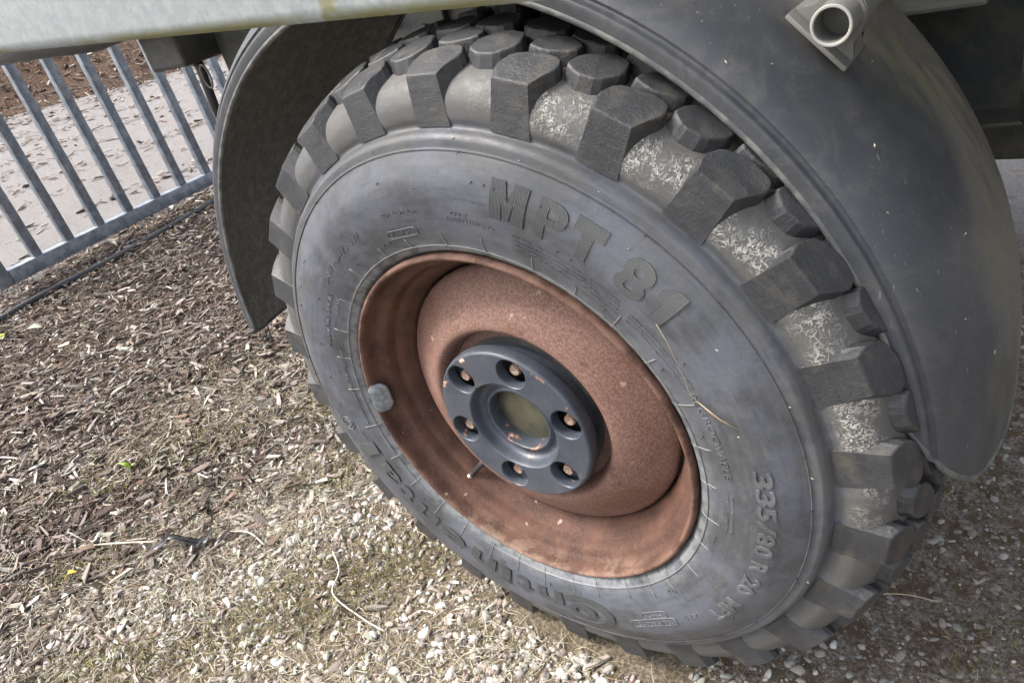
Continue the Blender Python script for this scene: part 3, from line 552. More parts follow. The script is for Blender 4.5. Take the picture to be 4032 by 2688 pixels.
for a0, a1, r0, r1 in ((-52.0, -66.6, 0.3375, 0.3500), (-53.2, -61.6, 0.3240, 0.3350), (105.5, 95.4, 0.3030, 0.3135)):
    tube('raised_border', ring_on_side('b', pill(a0, a1, r0, r1)), 0.0008, MAT['letter2'], wheel, 5, True)
em = [(-171.7+math.degrees(0.0125*math.cos(t)/0.342), 0.342+0.0125*math.sin(t)) for t in np.linspace(0, 2*math.pi, 28, endpoint=False)]
tube('raised_emblem', ring_on_side('b', em), 0.0009, MAT['letter2'], wheel, 5, True)
em = [(-171.7+math.degrees((0.0065+0.0015*math.sin(3*t))*math.cos(t)/0.342), 0.342+(0.0065+0.0015*math.sin(3*t))*math.sin(t)) for t in np.linspace(0, 2*math.pi, 24, endpoint=False)]
tube('raised_emblem', ring_on_side('b', em), 0.0012, MAT['letter2'], wheel, 5, True)
# mould vent ribs round the bead
mm = M('dusty_rib_rubber', 0.6); MAT['ridge'] = mm.out(mm.mix(mm.noise(90), (0.10, 0.103, 0.108), (0.19, 0.192, 0.19)), 0.6)
for q, a in enumerate((112, 101, 89, 78.5, 66, 55, 44, 33.5, 21, 9.5, -2, -13, -22, -33, -44, -53, -62, -73, -83, -93, -103, -113.5, -124, -135, -147, -158, -170, 176, 164, 152, 139, 126)):
    a += random.uniform(-0.8, 0.8); r1 = random.uniform(0.298, 0.312)
    tube('vent_rib', ring_on_side('v', [(a+(t-0.5)*0.3, 0.2735+(r1-0.2735)*t) for t in np.linspace(0, 1, 6)]), 0.0009, MAT['ridge'], wheel, 5)
tube('bead_ring', ring_on_side('b', [(a, 0.2848) for a in np.linspace(0, 360, 160, endpoint=False)]), 0.0008, MAT['ridge'], wheel, 5, True)
for q in range(70):                            # moulding vent hairs
    a = random.uniform(0, 360); rr = random.choice([0.300, 0.333, 0.372, 0.398]); yv = float(side_y(rr)); c_, s_ = math.cos(R_(a)), math.sin(R_(a))
    tube('vent_hair', [(rr*c_, yv+0.0005, rr*s_), (rr*c_+random.uniform(-.001, .001), yv-0.0022, rr*s_+random.uniform(-.001, .001)), (rr*c_+random.uniform(-.002, .002), yv-0.0038, rr*s_-0.0015)], [0.0008, 0.0006, 0.0004], MAT['black'], wheel, 4)

# rim, dish, hub plate
rimp = spline([(0.266, 0.012), (0.2695, 0.0035), (0.2700, -0.0030), (0.2680, -0.0075), (0.2645, -0.0085), (0.2615, -0.0050), (0.2605, 0.0030), (0.2600, 0.0120), (0.2570, 0.0190), (0.2510, 0.0225), (0.2450, 0.0270), (0.2415, 0.0370), (0.2395, 0.0430), (0.2330, 0.0500), (0.2275, 0.0600), (0.2225, 0.0710), (0.2200, 0.0860), (0.2200, 0.1200), (0.2200, 0.2500)], 4)
lathe('rim', rimp, MAT['rust'], wheel, 240)
lathe('wheel_disc', spline([(0.2090, 0.1200), (0.2130, 0.0900), (0.2180, 0.0740), (0.2175, 0.0680), (0.2125, 0.0610), (0.2000, 0.0515), (0.1830, 0.0405), (0.1660, 0.0310), (0.1530, 0.0255), (0.1450, 0.0245), (0.1395, 0.0280), (0.1350, 0.0370), (0.1310, 0.0480), (0.1200, 0.0510), (0.0300, 0.0510)], 4), MAT['rust'], wheel, 240)
# hub plate with six round openings (boolean-free: built as a grid in polar coordinates)
def hub_plate():
    bm = bmesh.new(); NH = 6; HR = 0.0962; hr = 0.0222; ph = 14.6; y0 = 0.004; yb = 0.014
    ro, ri = 0.1188, 0.0728
    # flat face between ri and ro with circular holes: one sector per hole, radially blended rings
    for kx in range(NH):
        ca = R_(ph+60*kx); NS = 64; hole = []; outer = []
        cx, cz = HR*math.cos(ca), HR*math.sin(ca); poly = []
        for t in np.linspace(-30, 30, 17): poly.append((ro*math.cos(ca+R_(t)), ro*math.sin(ca+R_(t))))
        for t in np.linspace(0, 1, 5)[1:-1]: rr = ro+(ri-ro)*t; poly.append((rr*math.cos(ca+R_(30)), rr*math.sin(ca+R_(30))))
        for t in np.linspace(30, -30, 17): poly.append((ri*math.cos(ca+R_(t)), ri*math.sin(ca+R_(t))))
        for t in np.linspace(0, 1, 5)[1:-1]: rr = ri+(ro-ri)*t; poly.append((rr*math.cos(ca-R_(30)), rr*math.sin(ca-R_(30))))
        n = len(poly); an = [math.atan2(p[1]-cz, p[0]-cx) for p in poly]
        rings = []
        ov = [bm.verts.new((p[0], y0, p[1])) for p in poly]; rings.append(ov)
        for rad_, yy in ((hr+0.0014, y0), (hr+0.0004, y0+0.0008), (hr, y0+0.0022), (hr, yb+0.006)):
            rings.append([bm.verts.new((cx+rad_*math.cos(t), yy, cz+rad_*math.sin(t))) for t in an])
        for a, b in zip(rings, rings[1:]):
            for q in range(n): bm.faces.new((a[q], a[(q+1) % n], b[(q+1) % n], b[q]))
    bmesh.ops.remove_doubles(bm, verts=bm.verts, dist=1e-5)
    # the outer shoulder and the dished centre
    th = np.linspace(0, 2*math.pi, 96, endpoint=False)
    def rev(prof):
        R__ = [[bm.verts.new((rr*math.cos(t), yy, rr*math.sin(t))) for t in th] for rr, yy in prof]
        for a, b in zip(R__, R__[1:]):
            for q in range(96): bm.faces.new((a[q], a[(q+1) % 96], b[(q+1) % 96], b[q]))
    ph0 = R_(ph)
    rev(spline([(0.1188, 0.0040), (0.1213, 0.0056), (0.1228, 0.0100), (0.1231, 0.0175), (0.1218, 0.0240), (0.1170, 0.0270), (0.1120, 0.0275), (0.1080, 0.0290), (0.1080, 0.0500)], 4))
    rev(spline([(0.0728, 0.0040), (0.0712, 0.0055), (0.0697, 0.0100), (0.0675, 0.0180), (0.0640, 0.0225), (0.0590, 0.0235), (0.0555, 0.0215), (0.0525, 0.0190), (0.0500, 0.0185), (0.0485, 0.0210), (0.0475, 0.0300), (0.0470, 0.0560)], 4))
    return bmobj('hub_plate', bm, MAT['hub'], wheel, True)
hub_plate()
lathe('axle_cap', spline([(0.0480, 0.0400), (0.0440, 0.0385), (0.0330, 0.0360), (0.0160, 0.0345), (0.0005, 0.0340)], 4), MAT['olive'], wheel, 64)
for kx in range(6):
    a = R_(14.6+60*kx); c_, s_ = math.cos(a), math.sin(a)
    V, F = [], []
    prof = [(0.0100, 0.050), (0.0100, 0.032), (0.0096, 0.0290), (0.0084, 0.0282), (0.0082, 0.0150), (0.0070, 0.0128), (0.0042, 0.0132), (0.0005, 0.0142)]
    n = 16
    for rr, yy in prof:
        for q in range(n): t = 2*math.pi*q/n; V.append((0.0960*c_+rr*math.cos(t), yy, 0.0960*s_+rr*math.sin(t)))
    for p_ in range(len(prof)-1):
        for q in range(n): F.append((p_*n+q, p_*n+(q+1) % n, (p_+1)*n+(q+1) % n, (p_+1)*n+q))
    mesh('wheel_stud', V, F, MAT['stud'], wheel, True).data.set_sharp_from_angle(angle=R_(40))
lathe('brake_drum', [(0.030, 0.0500), (0.118, 0.0500)], MAT['dark'], wheel, 64)
# valve stem and balance weight
vb = Vector((-0.130, 0.060, -0.136)); vt = Vector((-0.172, 0.040, -0.176))
vd = [vb+(vt-vb)*t for t in (0, 0.42, 0.45, 0.62, 0.63, 0.80, 0.81, 1.0)]
valve = tube('valve_stem', vd, [0.0062, 0.0052, 0.0046, 0.0044, 0.0040, 0.0040, 0.0043, 0.0040], MAT['black'], wheel, 14)
tube('valve_cap', [vt+(vt-vb).normalized()*t for t in (-0.009, -0.001, 0.0, 0.003)], [0.0046, 0.0046, 0.0036, 0.0034], MAT['brass'], wheel, 14)
bm = bmesh.new()
prof = [(0.2680, -0.0095), (0.2700, -0.0060), (0.2705, -0.0010), (0.2600, 0.0000), (0.2520, 0.0090), (0.2440, 0.0120), (0.2430, 0.0090), (0.2500, -0.0020), (0.2580, -0.0090), (0.2640, -0.0120)]
secs = []
for t in np.linspace(-5.6, 5.6, 11):
    sc = 1.0 if abs(t) < 4.2 else (0.82 if abs(t) < 5.3 else 0.55); a = R_(179.0+t); ring = []
    for rr, yy in prof:
        rr2 = 0.2585+(rr-0.2585)*sc; y2 = -0.001+(yy+0.001)*sc; ring.append(bm.verts.new((rr2*math.cos(a), y2, rr2*math.sin(a))))
    secs.append(ring)
for a, b in zip(secs, secs[1:]):
    for q in range(len(prof)): bm.faces.new((a[q], a[(q+1) % len(prof)], b[(q+1) % len(prof)], b[q]))
bm.faces.new(secs[0]); bm.faces.new(secs[-1]); bmobj('balance_weight', bm, MAT['lead'], wheel, True)

# mudguard, parallel with the wheel
GC = Vector((-0.08, 0, HUB))
gprof = spline([(0.0590, 0.5600), (0.0585, 0.5680), (0.0590, 0.5755), (0.0640, 0.5775), (0.0672, 0.5800), (0.0680, 0.5860), (0.0900, 0.6010), (0.1400, 0.6180), (0.2200, 0.6300), (0.3000, 0.6300), (0.3800, 0.6220), (0.4300, 0.6070), (0.4500, 0.5900), (0.4520, 0.5780)], 3)
def guard_sheet(off):
    n = len(gprof); m_ = 110; V = np.zeros((m_, n, 3)); L = np.r_[0, np.cumsum(np.hypot(*np.diff(gprof, axis=0).T))]; uu = L/L[-1]
    for q in range(n):
        uc = 0.36; e = (uc-uu[q])/uc if uu[q] < uc else (uu[q]-uc)/(1-uc); a0 = -4.5 + (10.5 if uu[q] < uc else 16.0)*max(0, (e-0.05)/0.95)**2.6; a1 = 178.0 - 3*max(0, (abs(2*uu[q]-1)-0.6)/0.4)**2
        aa = np.radians(np.linspace(a0, a1, m_)); t = gprof[min(q+1, n-1)]-gprof[max(q-1, 0)]; nrm = np.array([-t[1], t[0]])/np.hypot(*t)
        yy, rr = gprof[q] + off*nrm
        V[:, q, 0] = GC.x+rr*np.cos(aa); V[:, q, 1] = yy; V[:, q, 2] = GC.z+rr*np.sin(aa)
    return V
Vo = guard_sheet(0.0); Vi = guard_sheet(-0.004); m_, n = Vo.shape[:2]
V = np.vstack([Vo.reshape(-1, 3), Vi.reshape(-1, 3)]); o2 = m_*n; F = []; mats = []
for i_ in range(m_-1):
    for j_ in range(n-1):
        a = i_*n+j_; F.append((a, a+1, a+n+1, a+n)); mats.append(0); F.append((o2+a, o2+a+n, o2+a+n+1, o2+a+1)); mats.append(1)
edge = [i_*n for i_ in range(m_)] + [(m_-1)*n+j_ for j_ in range(1, n)] + [i_*n+n-1 for i_ in range(m_-2, -1, -1)] + [j_ for j_ in range(n-2, 0, -1)]
for a, b in zip(edge, edge[1:]+edge[:1]): F.append((a, b, b+o2, a+o2)); mats.append(0)
guard = at_world(mesh('mudguard', V, F, MAT['guard'], truck, True)); guard.data.materials.append(MAT['mud']); guard.data.polygons.foreach_set('material_index', mats); guard['label'] = 'scuffed black plastic mudguard arching over the tyre'
guard.data.set_sharp_from_angle(angle=R_(50))
lip = [Vector(V[q])*0.5+Vector(V[q+o2])*0.5 for q in edge]
lipo = tube('rolled_edge', lip, 0.0038, MAT['lip'], guard, 8, True)
# clamp bracket with a cut tube on top of the guard
br = at_world(empty('stay_bracket', (0, 0, 0), truck))
ta = R_(42.2); tr = 0.654; tc = Vector((GC.x+tr*math.cos(ta), 0, GC.z+tr*math.sin(ta))); nx_ = Vector((math.cos(ta), 0, math.sin(ta))); tx_ = Vector((-math.sin(ta), 0, math.cos(ta)))
tc += tx_*0.004
def tubewall(name, y0, y1, ro, ri, m, mo, par):
    V, F = [], []; n = 32
    for rr, yy in ((ro, y1), (ro, y0+0.001), (ro-0.0008, y0), (ri+0.0008, y0), (ri, y0+0.001), (ri, y1)):
        for q in range(n): t = 2*math.pi*q/n; p = tc+nx_*rr*math.cos(t)+tx_*rr*math.sin(t); V.append((p.x, yy, p.z))
    mi = []
    for p_ in range(5):
        for q in range(n): F.append((p_*n+q, p_*n+(q+1) % n, (p_+1)*n+(q+1) % n, (p_+1)*n+q)); mi.append(1 if p_ in (1, 2, 3) else 0)
    o = mesh(name, V, F, m, par, True); o.data.materials.append(mo); o.data.polygons.foreach_set('material_index', mi); o.data.set_sharp_from_angle(angle=R_(40)); return o
tubewall('stay_tube', 0.118, 0.70, 0.0178, 0.0146, MAT['cast'], MAT['tube_end'], br)
# pressed clamp: base plate with the strap arched over the tube
bm = bmesh.new(); pts = []
for s_ in (-1,):
    pass
outl = [(-0.0225, -0.035), (-0.0185, -0.035), (-0.008, -0.0225), (0.004, -0.0215)] + [(0.0220*math.cos(t), 0.0220*math.sin(t)) for t in np.linspace(R_(-80), R_(80), 13)] + [(0.004, 0.0215), (-0.008, 0.0225), (-0.0185, 0.035), (-0.0225, 0.035)]
for yy in (0.150, 0.185):
    pts.append([bm.verts.new((tc.x+nx_.x*a+tx_.x*b, yy, tc.z+nx_.z*a+tx_.z*b)) for a, b in outl])
bm.faces.new(pts[0]); bm.faces.new(pts[1])
for q in range(len(outl)): bm.faces.new((pts[0][q], pts[0][(q+1) % len(outl)], pts[1][(q+1) % len(outl)], pts[1][q]))
bmesh.ops.bevel(bm, geom=bm.edges[:], offset=0.0015, segments=2, affect='EDGES'); bmobj('clamp', bm, MAT['cast'], br, True)
bm = bmesh.new()
Mb = Matrix(((nx_.x, 0, tx_.x, tc.x), (0, 1, 0, 0), (nx_.z, 0, tx_.z, tc.z), (0, 0, 0, 1)))
box(bm, (-0.0265, 0.134, -0.036), (-0.0215, 0.205, 0.036), Mb, 0.0012); bmobj('base_plate', bm, MAT['cast'], br, True)

# load bed: side rail with returned lower flange, deck boards, cross members
SLP = 0.0775
def BED(x, y, z): return (x, y, z+HUB+0.5625-SLP*(x-0.014))
def sheared(bm):
    for v in bm.verts: v.co = Vector(BED(*v.co))
bm = bmesh.new()
sec = [(0.000, 0.012), (0.001, 0.004), (0.005, 0.000), (0.014, 0.000), (0.014, 0.004), (0.008, 0.004), (0.004, 0.009), (0.004, 0.150), (0.000, 0.150)]
rows = []
for xx in (-1.9, -0.6, 0.2, 0.6, 2.4): rows.append([bm.verts.new((xx, -0.15+a, b)) for a, b in sec])
for a, b in zip(rows, rows[1:]):
    for q in range(len(sec)): bm.faces.new((a[q], a[(q+1) % len(sec)], b[(q+1) % len(sec)], b[q]))
bm.faces.new(rows[0]); bm.faces.new(rows[-1]); sheared(bm)
o = at_world(bmobj('side_rail', bm, MAT['rail'], truck, True)); o['label'] = 'weathered galvanised bed rail with green algae along its lower edge'
bm = bmesh.new(); box(bm, (-1.9, 0.05, 0.480), (2.4, 1.75, 0.520)); sheared(bm); at_world(bmobj('bed_deck', bm, MAT['deck'], truck))
for xx in (-1.45, -0.75, 1.35, 2.0):
    bm = bmesh.new(); box(bm, (xx-0.03, 0.06, 0.38), (xx+0.03, 1.7, 0.479), bevel=0.003); sheared(bm); at_world(bmobj('cross_member', bm, MAT['dark'], truck))
for xx in (-1.6, 1.6):
    bm = bmesh.new(); box(bm, (xx-0.03, -0.144, 0.02), (xx+0.03, 0.52, 0.08), bevel=0.003); sheared(bm); at_world(bmobj('rail_bracket', bm, MAT['dark'], truck))
    bm = bmesh.new(); box(bm, (xx-0.03, 0.46, 0.0801), (xx+0.03, 0.52, 0.3795), bevel=0.003); sheared(bm); at_world(bmobj('rail_bracket', bm, MAT['dark'], truck))
# chassis rails, holes and bolts
def wbox(name, lo, hi, m, bevel=0.003, par=truck):
    bm = bmesh.new(); box(bm, lo, hi, None, bevel); o = bmobj(name, bm, m, par); 
    return at_world(o) if par is truck else o
ch = wbox('chassis_rail', (-0.66, 0.550, 0.700), (2.4, 0.558, 1.02), MAT['under'])
wbox('rail_flange', (-0.658, 0.490, 0.706), (2.4, 0.5495, 0.712), MAT['under'], par=ch)
pl = wbox('mounting_plate', (-0.60, 0.535, 0.90), (-0.38, 0.5485, 1.03), MAT['under'], par=ch)
for bx, bz in ((-0.57, 0.935), (-0.50, 0.96), (-0.43, 0.94), (-0.30, 0.95), (-0.20, 0.93), (-0.10, 0.95)):
    V, F = tube_geo([(bx, 0.55, bz), (bx, 0.527, bz)], 0.010, 6); mesh('bolt', V, F, MAT['dark'], ch)
wbox('chassis_rail', (-1.9, 1.10, 0.72), (2.4, 1.108, 1.00), MAT['under'])
wbox('battery_box', (-1.36, 0.50, 0.962), (-1.20, 0.74, 1.13), MAT['dark'], 0.01)
tube_ = tube('hanger_strap', [(-1.235, 0.56, 1.0), (-1.24, 0.56, 0.93), (-1.25, 0.56, 0.86), (-1.25, 0.56, 0.78)], 0.012, MAT['black'], truck, 6); at_world(tube_)
wbox('spring_hanger', (-1.20, 0.60, 0.80), (-0.70, 0.75, 1.05), MAT['under'], 0.02)
o = at_world(tube('cable_loop', [(-1.165+0.016*math.cos(t), 0.52, 0.93+0.028*math.sin(t)) for t in np.linspace(0, 2*math.pi, 20, endpoint=False)], 0.0028, MAT['cast'], truck, 6, True))
o = at_world(tube('exhaust_pipe', [(-2.2, 0.42, 1.13), (-1.75, 0.42, 1.112), (-1.4, 0.42, 1.092), (-1.15, 0.42, 1.105), (-0.9, 0.44, 1.15)], 0.045, MAT['black'], truck, 14))
# axle, engine sump and tank seen behind the guard
o = at_world(tube('axle_beam', [(0, 0.28, HUB), (0, 0.45, HUB), (0, 0.9, HUB-0.02), (0, 1.35, HUB), (0, 1.6, HUB)], [0.10, 0.07, 0.09, 0.07, 0.10], MAT['under'], truck, 16))
wbox('gearbox_housing', (0.10, 0.66, 0.585), (0.95, 1.02, 0.98), MAT['under'], 0.03)
o = at_world(tube('air_tank', [(0.52, 0.50, 0.80), (0.53, 0.50, 0.80), (0.90, 0.50, 0.80), (0.91, 0.50, 0.80)], [0.085, 0.11, 0.11, 0.085], MAT['dark'], truck, 24))
wbox('support_arm', (0.30, 0.46, 0.86), (0.48, 0.54, 1.01), MAT['cast'], 0.006)
# far wheel of the axle, plain side towards us
fw = at_world(lathe('far_tyre', spline([(0.26, 1.62), (0.33, 1.53), (0.40, 1.52), (0.46, 1.54), (0.50, 1.60), (0.505, 1.70), (0.50, 1.80), (0.46, 1.86), (0.40, 1.88)], 3), MAT['block'], truck, 72)); fw.location = (-0.1, 0, HUB)

# ------------------------------------------------------------------ gate, hose
gate = empty('gate', (-2.93, 1.4, 0.234)); tag(gate, 'galvanised steel gate with upright bars standing open beside the path', 'gate')
GX = -2.93; gz0 = 0.30
def gbox(name, lo, hi, b=0.004):
    bm = bmesh.new(); box(bm, lo, hi, None, b); o = bmobj(name, bm, MAT['gate'], gate, True); o.matrix_parent_inverse = Matrix.Translation((2.93, -1.4, -0.234)); return o
gbox('bottom_rail', (GX-0.025, 0.376, gz0), (GX+0.025, 3.6, gz0+0.06))
gbox('top_rail', (GX-0.025, 0.376, 1.74), (GX+0.025, 3.6, 1.80))
gbox('end_stile', (GX-0.026, 0.315, gz0-0.001), (GX+0.026, 0.3745, 1.80))
gbox('end_stile', (GX-0.026, 3.602, gz0-0.001), (GX+0.026, 3.66, 1.80))
for q in range(21): gbox('gate_bar', (GX-0.019, 0.512-0.0195+0.1475*q, gz0+0.0605), (GX+0.019, 0.512+0.0195+0.1475*q, 1.739))
gbox('hinge_post', (GX-0.05, 3.70, 0.22), (GX+0.05, 3.80, 1.9))
hp = []
for t in np.linspace(0, 1, 40):
    yy = -0.6+2.9*t; xx = -2.78-0.05*(yy-0.3)+0.02*math.sin(3*yy); hp.append((xx, yy, float(ground_z(xx, yy))+0.012+0.004*math.sin(5*yy)))
tag(tube('hose', hp, 0.013, MAT['hose'], None, 10), 'thin black hose lying across the bark mulch below the gate', 'hose')

# ------------------------------------------------------------------ single bits lying about
def gpt(x, y, h=0.0): return Vector((x, y, float(ground_z(x, y))+h))
k = M('leaf_green', 0.5); MAT['leaf'] = k.out(k.mix(k.noise(80), (0.16, 0.28, 0.03), (0.34, 0.46, 0.06)), 0.5)
k = M('leaf_silver', 0.7); MAT['leaf2'] = k.out(k.mix(k.noise(60), (0.20, 0.25, 0.15), (0.40, 0.44, 0.33)), 0.7)
k = M('yellow_petal', 0.6); MAT['yellow'] = k.out(k.mix(k.noise(80), (0.70, 0.42, 0.03), (0.80, 0.58, 0.08)), 0.6)
k = M('black_film', 0.18); MAT['film'] = k.out((0.022, 0.023, 0.026), 0.18)
def leafmesh(name, base, d, L, W, m, parent=None, curl=0.2, thick=0.0006):
    d = Vector(d).normalized(); s = d.cross(Vector((0, 0, 1))).normalized(); up_ = s.cross(d); V = []; F = []; K = 8
    for side in (0, 1):
        for q in range(K+1):
            t = q/K; wd = W*math.sin(math.pi*(0.06+0.92*t))**0.8*(1-0.25*t)
            c_ = Vector(base)+d*L*t+up_*(curl*L*math.sin(math.pi*t)) - up_*thick*side
            V += [c_+s*wd+up_*wd*0.35, c_, c_-s*wd+up_*wd*0.35]
    n = 3*(K+1)
    for q in range(K):
        for e in (0, 1): a = q*3+e; F.append((a, a+1, a+4, a+3)); F.append((n+a, n+a+3, n+a+4, n+a+1))
    rim_ = [q*3 for q in range(K+1)]+[K*3+1]+[q*3+2 for q in range(K, -1, -1)]+[1]
    for a, b in zip(rim_, rim_[1:]+rim_[:1]): F.append((a, b, b+n, a+n))
    return mesh(name, V, F, m, parent, True)
sd = empty('seedling', gpt(-1.297, -0.08)); tag(sd, 'bright green seedling with two leaves sprouting through the mulch', 'seedling')
p0 = gpt(-1.297, -0.08)
for nm, dx in (('leaf', (-0.5, -0.25, 0.55)), ('leaf', (0.35, 0.3, 0.35))):
    o = leafmesh(nm, p0+Vector((0, 0, 0.012)), dx, 0.034 if dx[0] < 0 else 0.022, 0.007, MAT['leaf'], sd); o.matrix_parent_inverse = Matrix.Translation(-p0)
o = tube('stem', [p0, p0+Vector((0.001, 0, 0.006)), p0+Vector((0, 0, 0.013))], 0.0012, MAT['leaf'], sd, 5); o.matrix_parent_inverse = Matrix.Translation(-p0)
tag(leafmesh('fallen_leaf', gpt(-2.50, 0.20, 0.022), (0.9, 0.42, 0.06), 0.085, 0.020, MAT['leaf2'], None, 0.10), 'silvery green oval leaf lying on the dark mulch near the hose', 'leaf')
tag(leafmesh('fallen_leaf', gpt(-2.58, 0.165, 0.020), (0.5, -0.5, 0.05), 0.05, 0.018, MAT['leaf'], None, 0.15), 'small round green leaf beside the silvery leaf on the mulch', 'leaf')
tag(leafmesh('petal', gpt(-1.097, -0.362, 0.014), (0.6, 0.5, 0.3), 0.030, 0.008, MAT['yellow'], None, 0.3), 'crumpled yellow petal lying among the wood chips', 'petal')
tag(leafmesh('petal', gpt(-2.58, 0.13, 0.022), (0.8, 0.2, 0.2), 0.035, 0.010, MAT['yellow'], None, 0.3), 'mustard yellow petal next to the green leaves on the mulch', 'petal')
# strip of black plastic film
pp = spline([(-0.985, -0.235, 0.012), (-0.968, -0.205, 0.018), (-0.945, -0.185, 0.036), (-0.918, -0.172, 0.030), (-0.885, -0.150, 0.014), (-0.872, -0.120, 0.046), (-0.868, -0.105, 0.075)], 5); V = []; F = []
wd = 0.013*np.sin(np.linspace(0.25, 2.9, len(pp))); 
for side in (0, 1):
    for q, p in enumerate(pp):
        z0 = float(ground_z(p[0], p[1])); tw = 0.6*math.sin(q*0.35)
        V += [(p[0]-wd[q]*0.5, p[1]+wd[q]*0.8, z0+p[2]+wd[q]*tw-side*0.0008), (p[0]+wd[q]*0.5, p[1]-wd[q]*0.8, z0+p[2]-wd[q]*tw-side*0.0008)]
n = 2*len(pp)
for q in range(len(pp)-1): a = 2*q; F.append((a, a+1, a+3, a+2)); F.append((n+a, n+a+2, n+a+3, n+a+1)); F.append((a, a+2, n+a+2, n+a)); F.append((a+1, n+a+1, n+a+3, a+3))
F.append((0, n, n+1, 1)); F.append((n-2, n-1, 2*n-1, 2*n-2))
tag(mesh('plastic_strip', V, F, MAT['film'], None, True), 'torn twisted strip of glossy black plastic on the gravel', 'plastic scrap')
# long pale stalks
def stalk(pts, rad, label, col):
    P = spline([(x, y, float(ground_z(x, y))+h) for x, y, h in pts], 5); V, F = tube_geo([tuple(p) for p in P], rad, 5)
    o = mesh('dry_stalk', V, F, MAT['straw'], None, True, np.tile((*col, 1), (len(V), 1))); return tag(o, label, 'stalk', 'long dry stalks on the gravel')
stalk([(-0.585, -0.035, 0.012), (-0.525, -0.070, 0.020), (-0.500, -0.115, 0.014), (-0.405, -0.130, 0.016), (-0.345, -0.130, 0.012)], 0.0016, 'long pale bent stalk reaching towards the foot of the tyre', (0.60, 0.55, 0.45))
stalk([(-0.86, -0.10, 0.012), (-0.80, -0.085, 0.020), (-0.745, -0.09, 0.012)], 0.0019, 'pale curved stalk right of the black plastic strip', (0.66, 0.60, 0.48))
stalk([(0.03, -0.055, 0.010), (0.12, -0.035, 0.022), (0.21, 0.02, 0.016), (0.25, 0.035, 0.008)], 0.0016, 'straw-coloured stalk arching over the stones below the tyre', (0.62, 0.54, 0.36))
stalk([(0.36, 0.30, 0.008), (0.42, 0.33, 0.012), (0.475, 0.345, 0.006)], 0.0010, 'thin tan stalk in the shaded dirt beside the tread', (0.50, 0.40, 0.27))
stalk([(-1.16, -0.29, 0.014), (-1.05, -0.24, 0.022), (-0.985, -0.20, 0.016)], 0.0022, 'straight pale splinter stalk left of the black plastic strip', (0.58, 0.50, 0.40))
# dried stem caught on the sidewall
def sw(px_a, px_r, h=0.003): return (px_r*math.cos(R_(px_a)), float(side_y(px_r))-h, px_r*math.sin(R_(px_a))+HUB)
V, F = tube_geo([sw(39.0, 0.341), sw(36.0, 0.342, 0.010), sw(30.0, 0.333, 0.012), sw(24.5, 0.319, 0.006), sw(20.5, 0.326, 0.004), sw(17.5, 0.3345)], 0.00045, 5)
tag(mesh('dried_stem', V, F, MAT['straw'], None, True, np.tile((0.30, 0.24, 0.15, 1), (len(V), 1))), 'brittle tan stem hanging on the tyre sidewall below the number', 'stem')
V, F = tube_geo([sw(22.5, 0.322, 0.005), sw(18.5, 0.337, 0.006), sw(15.8, 0.351, 0.004)], 0.0006, 5)
tag(mesh('dried_stem', V, F, MAT['straw'], None, True, np.tile((0.34, 0.26, 0.15, 1), (len(V), 1))), 'short forked stem end lying on the sidewall near the rim', 'stem')

# larger pebbles and wood chips picked out one by one
def single(lib, name, x, y, size, mat, col, label, cat, group, smooth, flat=1.0):
    V, Fb = lib[rng.integers(len(lib))]; M3 = rotmats(np.array([rng.uniform(0, 6.3)]), np.array([rng.normal(0, 0.25)]), np.array([rng.normal(0, 0.25)]))[0]
    P = (V*np.array(size))@M3.T; lowest = P[:, 2].min(); P = P + np.array([0, 0, -lowest*flat - size[2]*0.15])
    o = mesh(name, P, Fb.tolist(), mat, None, smooth, np.tile((*col, 1), (len(P), 1))); o.location = gpt(x, y); return tag(o, label, cat, group)
def single_label(kind, c, x, y, size=''):
    lum = sum(c)/3; warm = c[0]/max(c[2], 0.01)
    tone = ('whitish' if lum > 0.46 else 'pale grey' if lum > 0.33 else 'mid grey' if lum > 0.22 else 'dark') if warm < 1.28 else ('sandy' if lum > 0.30 else 'tan' if lum > 0.2 else 'reddish brown')
    place = 'close to the foot of the tyre' if x > -0.30 else 'on the gravel below the rim' if x > -0.62 else 'near the black plastic strip' if x > -1.02 and y < 0 else 'under the tread of the tyre' if x > -1.02 else 'on the mulch by the green seedling' if x > -1.45 else 'on the dark mulch towards the gate'
    edge = ' low in the picture' if y < -0.42 and len(f'{size} {tone} {kind} {place}'.split()) <= 12 else ''
    return f"{size} {tone} {kind} {place}{edge}"
n = 0
for q in range(4000):
    x, y = rng.uniform(-1.0, 0.35), rng.uniform(-0.75, 0.25)
    if in_tyre(np.array([x]), np.array([y]))[0] or rng.random() > dens_gravel(np.array([x]), np.array([y]))[0]: continue
    d = rng.uniform(0.018, 0.032); single(PEB_L, 'pebble', x, y, (d/2*1.2, d/2, d/2), MAT['stone'], (pc := pick(STONE_PAL, [6, 4, 3, 1, 1.5, 1, .3], 1)[0]), single_label('pebble', pc, x, y, 'very large' if d > 0.028 else 'large' if d > 0.0225 else 'medium'), 'pebble', 'larger pebbles on the gravel', True, 0.55); n += 1
    if n >= 130: break
n = 0
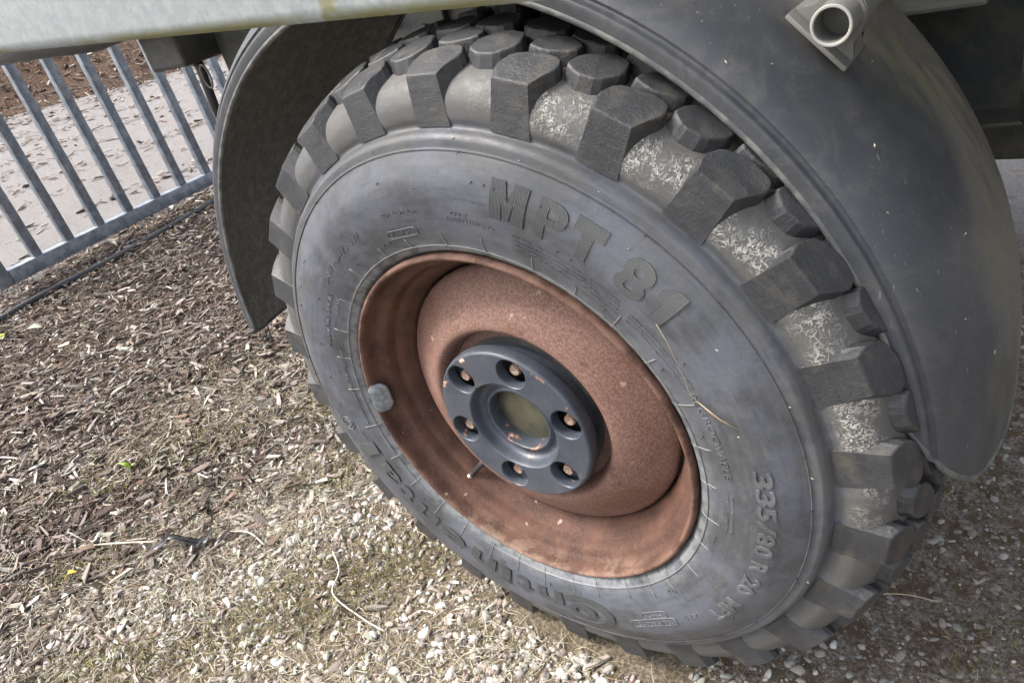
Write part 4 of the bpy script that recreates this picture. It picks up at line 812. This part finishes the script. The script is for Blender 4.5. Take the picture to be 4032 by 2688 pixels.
for q in range(3000):
    x, y = rng.uniform(-2.2, 0.1), rng.uniform(-0.75, 0.7)
    if x > -0.7 and rng.random() < 0.7: continue
    L = rng.uniform(0.028, 0.058); single(CHIPS, 'wood_chip', x, y, (L/2, L/2*(ws := rng.uniform(0.2, 0.5)), 0.003), MAT['chip'], (pc := pick(CHIP_PAL, [0.5, 1.5, 3, 4, 4, 1, 2], 1)[0]), single_label('wood chip', pc, x, y, ('long ' if L > 0.043 else 'short ')+('narrow' if ws < 0.35 else 'broad')), 'wood chip', 'larger wood chips on the ground', False, 1.0); n += 1
    if n >= 130: break

# light seed husks caught on the guard and the tyre
def husk(p, nrm, label):
    n_ = Vector(nrm).normalized(); a = n_.orthogonal().normalized(); b = n_.cross(a); t = rng.uniform(0, 6.3); d = a*math.cos(t)+b*math.sin(t); s_ = n_.cross(d); L = rng.uniform(0.0014, 0.0028); V = []
    for q, (u_, w_) in enumerate(((-1, 0), (-.3, .38), (.5, .3), (1, 0), (.5, -.3), (-.3, -.38))): V.append(d*u_*L+s_*w_*L+n_*0.0004)
    V += [n_*0.0016, n_*-0.0002]; F = [(q, (q+1) % 6, 6) for q in range(6)]+[((q+1) % 6, q, 7) for q in range(6)]
    o = mesh('seed_husk', V, F, MAT['straw'], None, False, np.tile((0.36, 0.32, 0.24, 1), (8, 1))); o.location = p; tag(o, label, 'seed', 'seed husks caught on truck')
for a, yy in ((62, .10), (55, .13), (50, .16), (47, .075), (44, .10), (38, .20), (33, .12), (28, .09), (21, .17), (15, .12), (9, .16)):
    rr = float(np.interp(yy, gprof[:, 0], gprof[:, 1]))+0.0006; husk((GC.x+rr*math.cos(R_(a)), yy, GC.z+rr*math.sin(R_(a))), (math.cos(R_(a)), -0.25, math.sin(R_(a))), 'tiny pale seed husk stuck on the black mudguard')
for a, rr in ((101, .405), (92, .36), (83, .41), (71, .402), (58, .407), (50, .38), (30, .372), (17, .40), (14, .345), (4, .40), (-20, .41)):
    husk((rr*math.cos(R_(a)), float(side_y(rr))-0.0004, HUB+rr*math.sin(R_(a))), (0, -1, 0), 'tiny pale seed husk stuck on the tyre sidewall')
